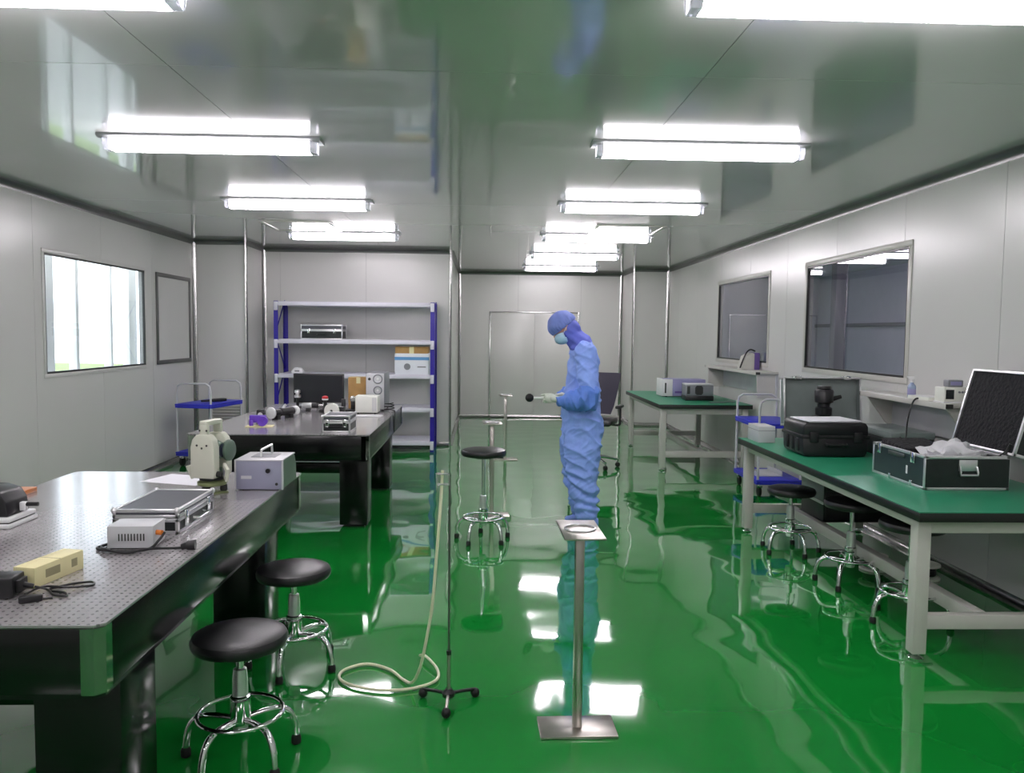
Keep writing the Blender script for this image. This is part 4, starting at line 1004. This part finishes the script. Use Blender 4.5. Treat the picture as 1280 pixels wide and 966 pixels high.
# body (skin), one continuous figure
mb = MB()
mb._merge((lambda t: (bmesh.ops.create_icosphere(t, subdivisions=4, radius=1), t)[1])(bmesh.new()), HM @ Matrix.Translation((.005, 0, .02)) @ Matrix.Diagonal((.098, .076, .10, 1)))
mb._merge((lambda t: (bmesh.ops.create_icosphere(t, subdivisions=3, radius=1), t)[1])(bmesh.new()), HM @ Matrix.Translation((-.03, 0, -.05)) @ Matrix.Diagonal((.065, .058, .075, 1)))
chain(mb, [(H(-.088, 0, .0), .008), (H(-.105, 0, -.03), .013)])                       # nose
for s in (-1, 1): mb.ball(H(.008, s*.076, -.012), (.018, .010, .028), 12)              # ears
chain(mb, [(H(.03, 0, -.05), .055), (NK, .05)])
ell_loft(mb.bm, [(pl(729, v), .1*a_, b_) for v, a_, b_ in ((438, .6, .07), (446, .8, .14), (460, .9, .15), (490, .95, .14), (520, 1.0, .15), (545, 1.05, .15))])
for S_, E_, W_ in ((SL, EL, WL), (SR, ER, WR)): chain(mb, [(S_, .055), (E_, .045), (W_, .026), (W_+(W_-E_).normalized()*.03, .018)])
for s in (-1, 1): chain(mb, [(pl(728, 545, s*.09), .085), (pl(724, 598, s*.095), .06), (pl(731, 643, s*.095), .042), (pl(724, 651, s*.095), .034)])
remesh(mb, 'body', 'skin', pr, .010, 4)
for s in (-1, 1):
    MB().ball(H(-.083, s*.033, .008), (.012, .015, .010), 12).build('eye', 'hair', pr)
# coverall
def fold(c, f, a, sh=3):
    n_ = noise.noise(Vector((c.x*f[0], c.y*f[1], c.z*f[2]+c.x*f[3])))
    return a*((1-abs(n_))**sh-.45)
def wrinkle(c):
    f = fold(c, (5, 4, 9, 5), .016, 4) + fold(c+Vector((3, 1, 0)), (9, 8, 20, -11), .008, 3)
    if c.z < .55: f += .010*math.sin(c.z*62+c.x*22+5*noise.noise(c*5)) * min(1, (.6-c.z)/.3)
    return f
mb = MB(); px = .00645
def ring(u, v, hd, hw_, y=0.): return (pl(u, v, y), hd*px, hw_)
ell_loft(mb.bm, [ring(727, 425, 10, .072), ring(728, 431, 13, .12), ring(729, 438, 16, .175), ring(730, 448, 18, .205), ring(729, 465, 20, .205), ring(728, 485, 22, .195), ring(727, 505, 24, .2), ring(727, 522, 25.5, .208), ring(728, 538, 26, .212), ring(728, 552, 24, .205)])
for s, du in ((-1, 0), (1, -2)):
    ell_loft(mb.bm, [ring(727+du, 524, 12, .06, s*.09), ring(727+du, 536, 20, .095, s*.095), ring(727+du, 548, 23.5, .11, s*.1), ring(726+du, 560, 23.5, .112, s*.1), ring(726+du, 580, 21, .105, s*.1), ring(727+du, 600, 18.5, .1, s*.1), ring(729+du, 620, 16, .092, s*.1), ring(731+du, 634, 14.5, .086, s*.1), ring(731+du, 641, 14, .084, s*.1), ring(731+du, 645, 11, .07, s*.1)], 22)
for S_, E_ in ((SL, EL), (SR, ER)): chain(mb, [(S_+Vector((0, 0, .01)), .088), (S_*.5+E_*.5, .084), (S_*.2+E_*.8, .074)], 20)
remesh(mb, 'coverall', 'coverall', pr, .008, 7, wrinkle)
# sleeves gathered on the forearms
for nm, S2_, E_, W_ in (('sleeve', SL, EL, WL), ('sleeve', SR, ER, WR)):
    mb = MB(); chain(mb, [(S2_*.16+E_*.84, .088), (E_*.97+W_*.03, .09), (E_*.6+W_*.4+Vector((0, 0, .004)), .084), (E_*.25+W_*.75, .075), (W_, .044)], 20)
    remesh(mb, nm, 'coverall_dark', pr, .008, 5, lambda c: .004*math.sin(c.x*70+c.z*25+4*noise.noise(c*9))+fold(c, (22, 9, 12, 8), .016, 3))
# hood: covers the neck and jaw and falls on the shoulders
mb = MB()
mb._merge((lambda t: (bmesh.ops.create_icosphere(t, subdivisions=4, radius=1), t)[1])(bmesh.new()), HM @ Matrix.Translation((.03, 0, -.035)) @ Matrix.Diagonal((.088, .086, .105, 1)))
chain(mb, [(H(.02, 0, -.06), .078), (pl(721, 425), .085), (pl(727, 431), .098)])
ell_loft(mb.bm, [(pl(728, 437), .105, .15), (pl(727, 431), .095, .125), (pl(722, 424), .085, .09)])
remesh(mb, 'hood', 'hood', pr, .007, 5, lambda c: .004*noise.noise(c*18)+.003*math.sin(c.z*90+c.x*60))
# cap
mb = MB()
t = bmesh.new(); bmesh.ops.create_icosphere(t, subdivisions=5, radius=1)
bmesh.ops.delete(t, geom=[v for v in t.verts if v.co.z < -.22+.12*v.co.x], context='VERTS')
mb._merge(t, HM @ Matrix.Translation((-.002, 0, .022)) @ Matrix.Diagonal((.124, .098, .115, 1)))
for v in mb.bm.verts:
    q = HM.inverted() @ v.co; an = math.atan2(q.y, q.x); lo = max(0, min(1, (.075-q.z)/.09))
    v.co += (v.co-HC).normalized()*(.006*noise.noise(q*22)+.0045*lo*math.sin(an*26+3*noise.noise(q*20))-.010*lo*lo)
cap = mb.build('cap', 'cap', pr); so = cap.modifiers.new('s', 'SOLIDIFY'); so.thickness = .006
cap['label'] = 'blue elasticated cap'
# mask
mb = MB(); t = bmesh.new(); bmesh.ops.create_icosphere(t, subdivisions=4, radius=1)
bmesh.ops.delete(t, geom=[v for v in t.verts if v.co.x > .15], context='VERTS')
mb._merge(t, HM @ Matrix.Translation((-.038, 0, -.062)) @ Matrix.Diagonal((.082, .074, .06, 1)))
mk = mb.build('face_mask', 'mask', pr); so = mk.modifiers.new('s', 'SOLIDIFY'); so.thickness = .003
for s in (-1, 1): MB().tube([H(-.045, s*.073, -.04), H(-.02, s*.080, -.025), H(.008, s*.089, -.005)], .002, 6).build('mask_loop', 'white_plastic', mk)
# shoes
for s, du in ((-1, 0), (1, -2)):
    mb = MB(); c0 = pl(731+du, 655, s*.1)
    ell = [(-.14, .022, .026), (-.127, .036, .036), (-.09, .044, .044), (-.04, .046, .062), (.02, .043, .09), (.075, .038, .085), (.095, .022, .06)]
    prev = None
    for x, w_, hh in ell:
        rr = [mb.bm.verts.new((c0.x+x, c0.y+w_*math.cos(2*PI*k/16), max(0, hh/2+hh/2*math.sin(2*PI*k/16)*1.05))) for k in range(16)]
        if prev:
            for k in range(16): mb.bm.faces.new((prev[k], prev[(k+1) % 16], rr[(k+1) % 16], rr[k]))
        else: mb.bm.faces.new(rr[::-1])
        prev = rr
    mb.bm.faces.new(prev)
    mb.build('shoe', 'coverall', pr)
# gloved hands closed round the probe handle
PH = pl(684, 496, -.10)                       # point on the handle axis
def hand(s, ox):
    """s=-1: left hand on the -y side of the handle; +1 mirrored; ox shift along the handle"""
    mb = MB(); A = lambda x, y, z: Vector((PH.x+ox+x, PH.y-s*0+(-s)*(-y), PH.z+z)) if False else Vector((PH.x+ox+x, PH.y+s*(-y), PH.z+z))
    # local y: negative = outer side of hand (towards s), positive = across the handle
    o_ = lambda x, y, z: A(x, y, z)
    pal = bmesh.new(); bmesh.ops.create_icosphere(pal, subdivisions=3, radius=1)
    mb._merge(pal, Matrix.Translation(o_(.012, -.030, .0)) @ Matrix.Diagonal((.052, .019, .040, 1)))
    for i, ln in enumerate((.95, 1.05, 1.0, .85)):
        x = -.034+.0215*i
        chain(mb, [(o_(x, -.033, -.012), .0092), (o_(x-.002, -.024, -.033*ln), .0090), (o_(x-.003, .002, -.036*ln), .0086), (o_(x-.002, .021, -.020), .0082), (o_(x, .021, -.002), .0074)], 12)
    chain(mb, [(o_(.025, -.026, .024), .0135), (o_(-.005, -.020, .028), .0115), (o_(-.030, -.008, .026), .0100), (o_(-.050, .000, .022), .0085)], 12)
    return mb, o_(.05, -.03, .0)
for s, ox, W_ in ((-1, 0., WL), (1, .105, WR)):
    mb, wp = hand(s, ox)
    chain(mb, [(wp-Vector((.02, 0, 0)), .028), (W_*.5+wp*.5, .028), (W_+(W_-wp)*.15, .034)], 16)
    remesh(mb, 'glove', 'glove', pr, .0027, 1)
pb = thing('probe', 'white handled probe with a black ball tip held by the person', 'probe', (PX+PH.x, PY+PH.y, PH.z), 0)
tipx = (pl(661, 496)-PH).x
MB().lathe([(.010, -.16), (.013, -.15), (.013, .05), (.010, .06), (.009, -tipx-.025)], 18, Matrix.Rotation(-PI/2, 4, 'Y')).build('handle', 'white_plastic', pb)
MB().ball((tipx, 0, 0), .034, 22).build('ball_tip', 'rubber', pb)
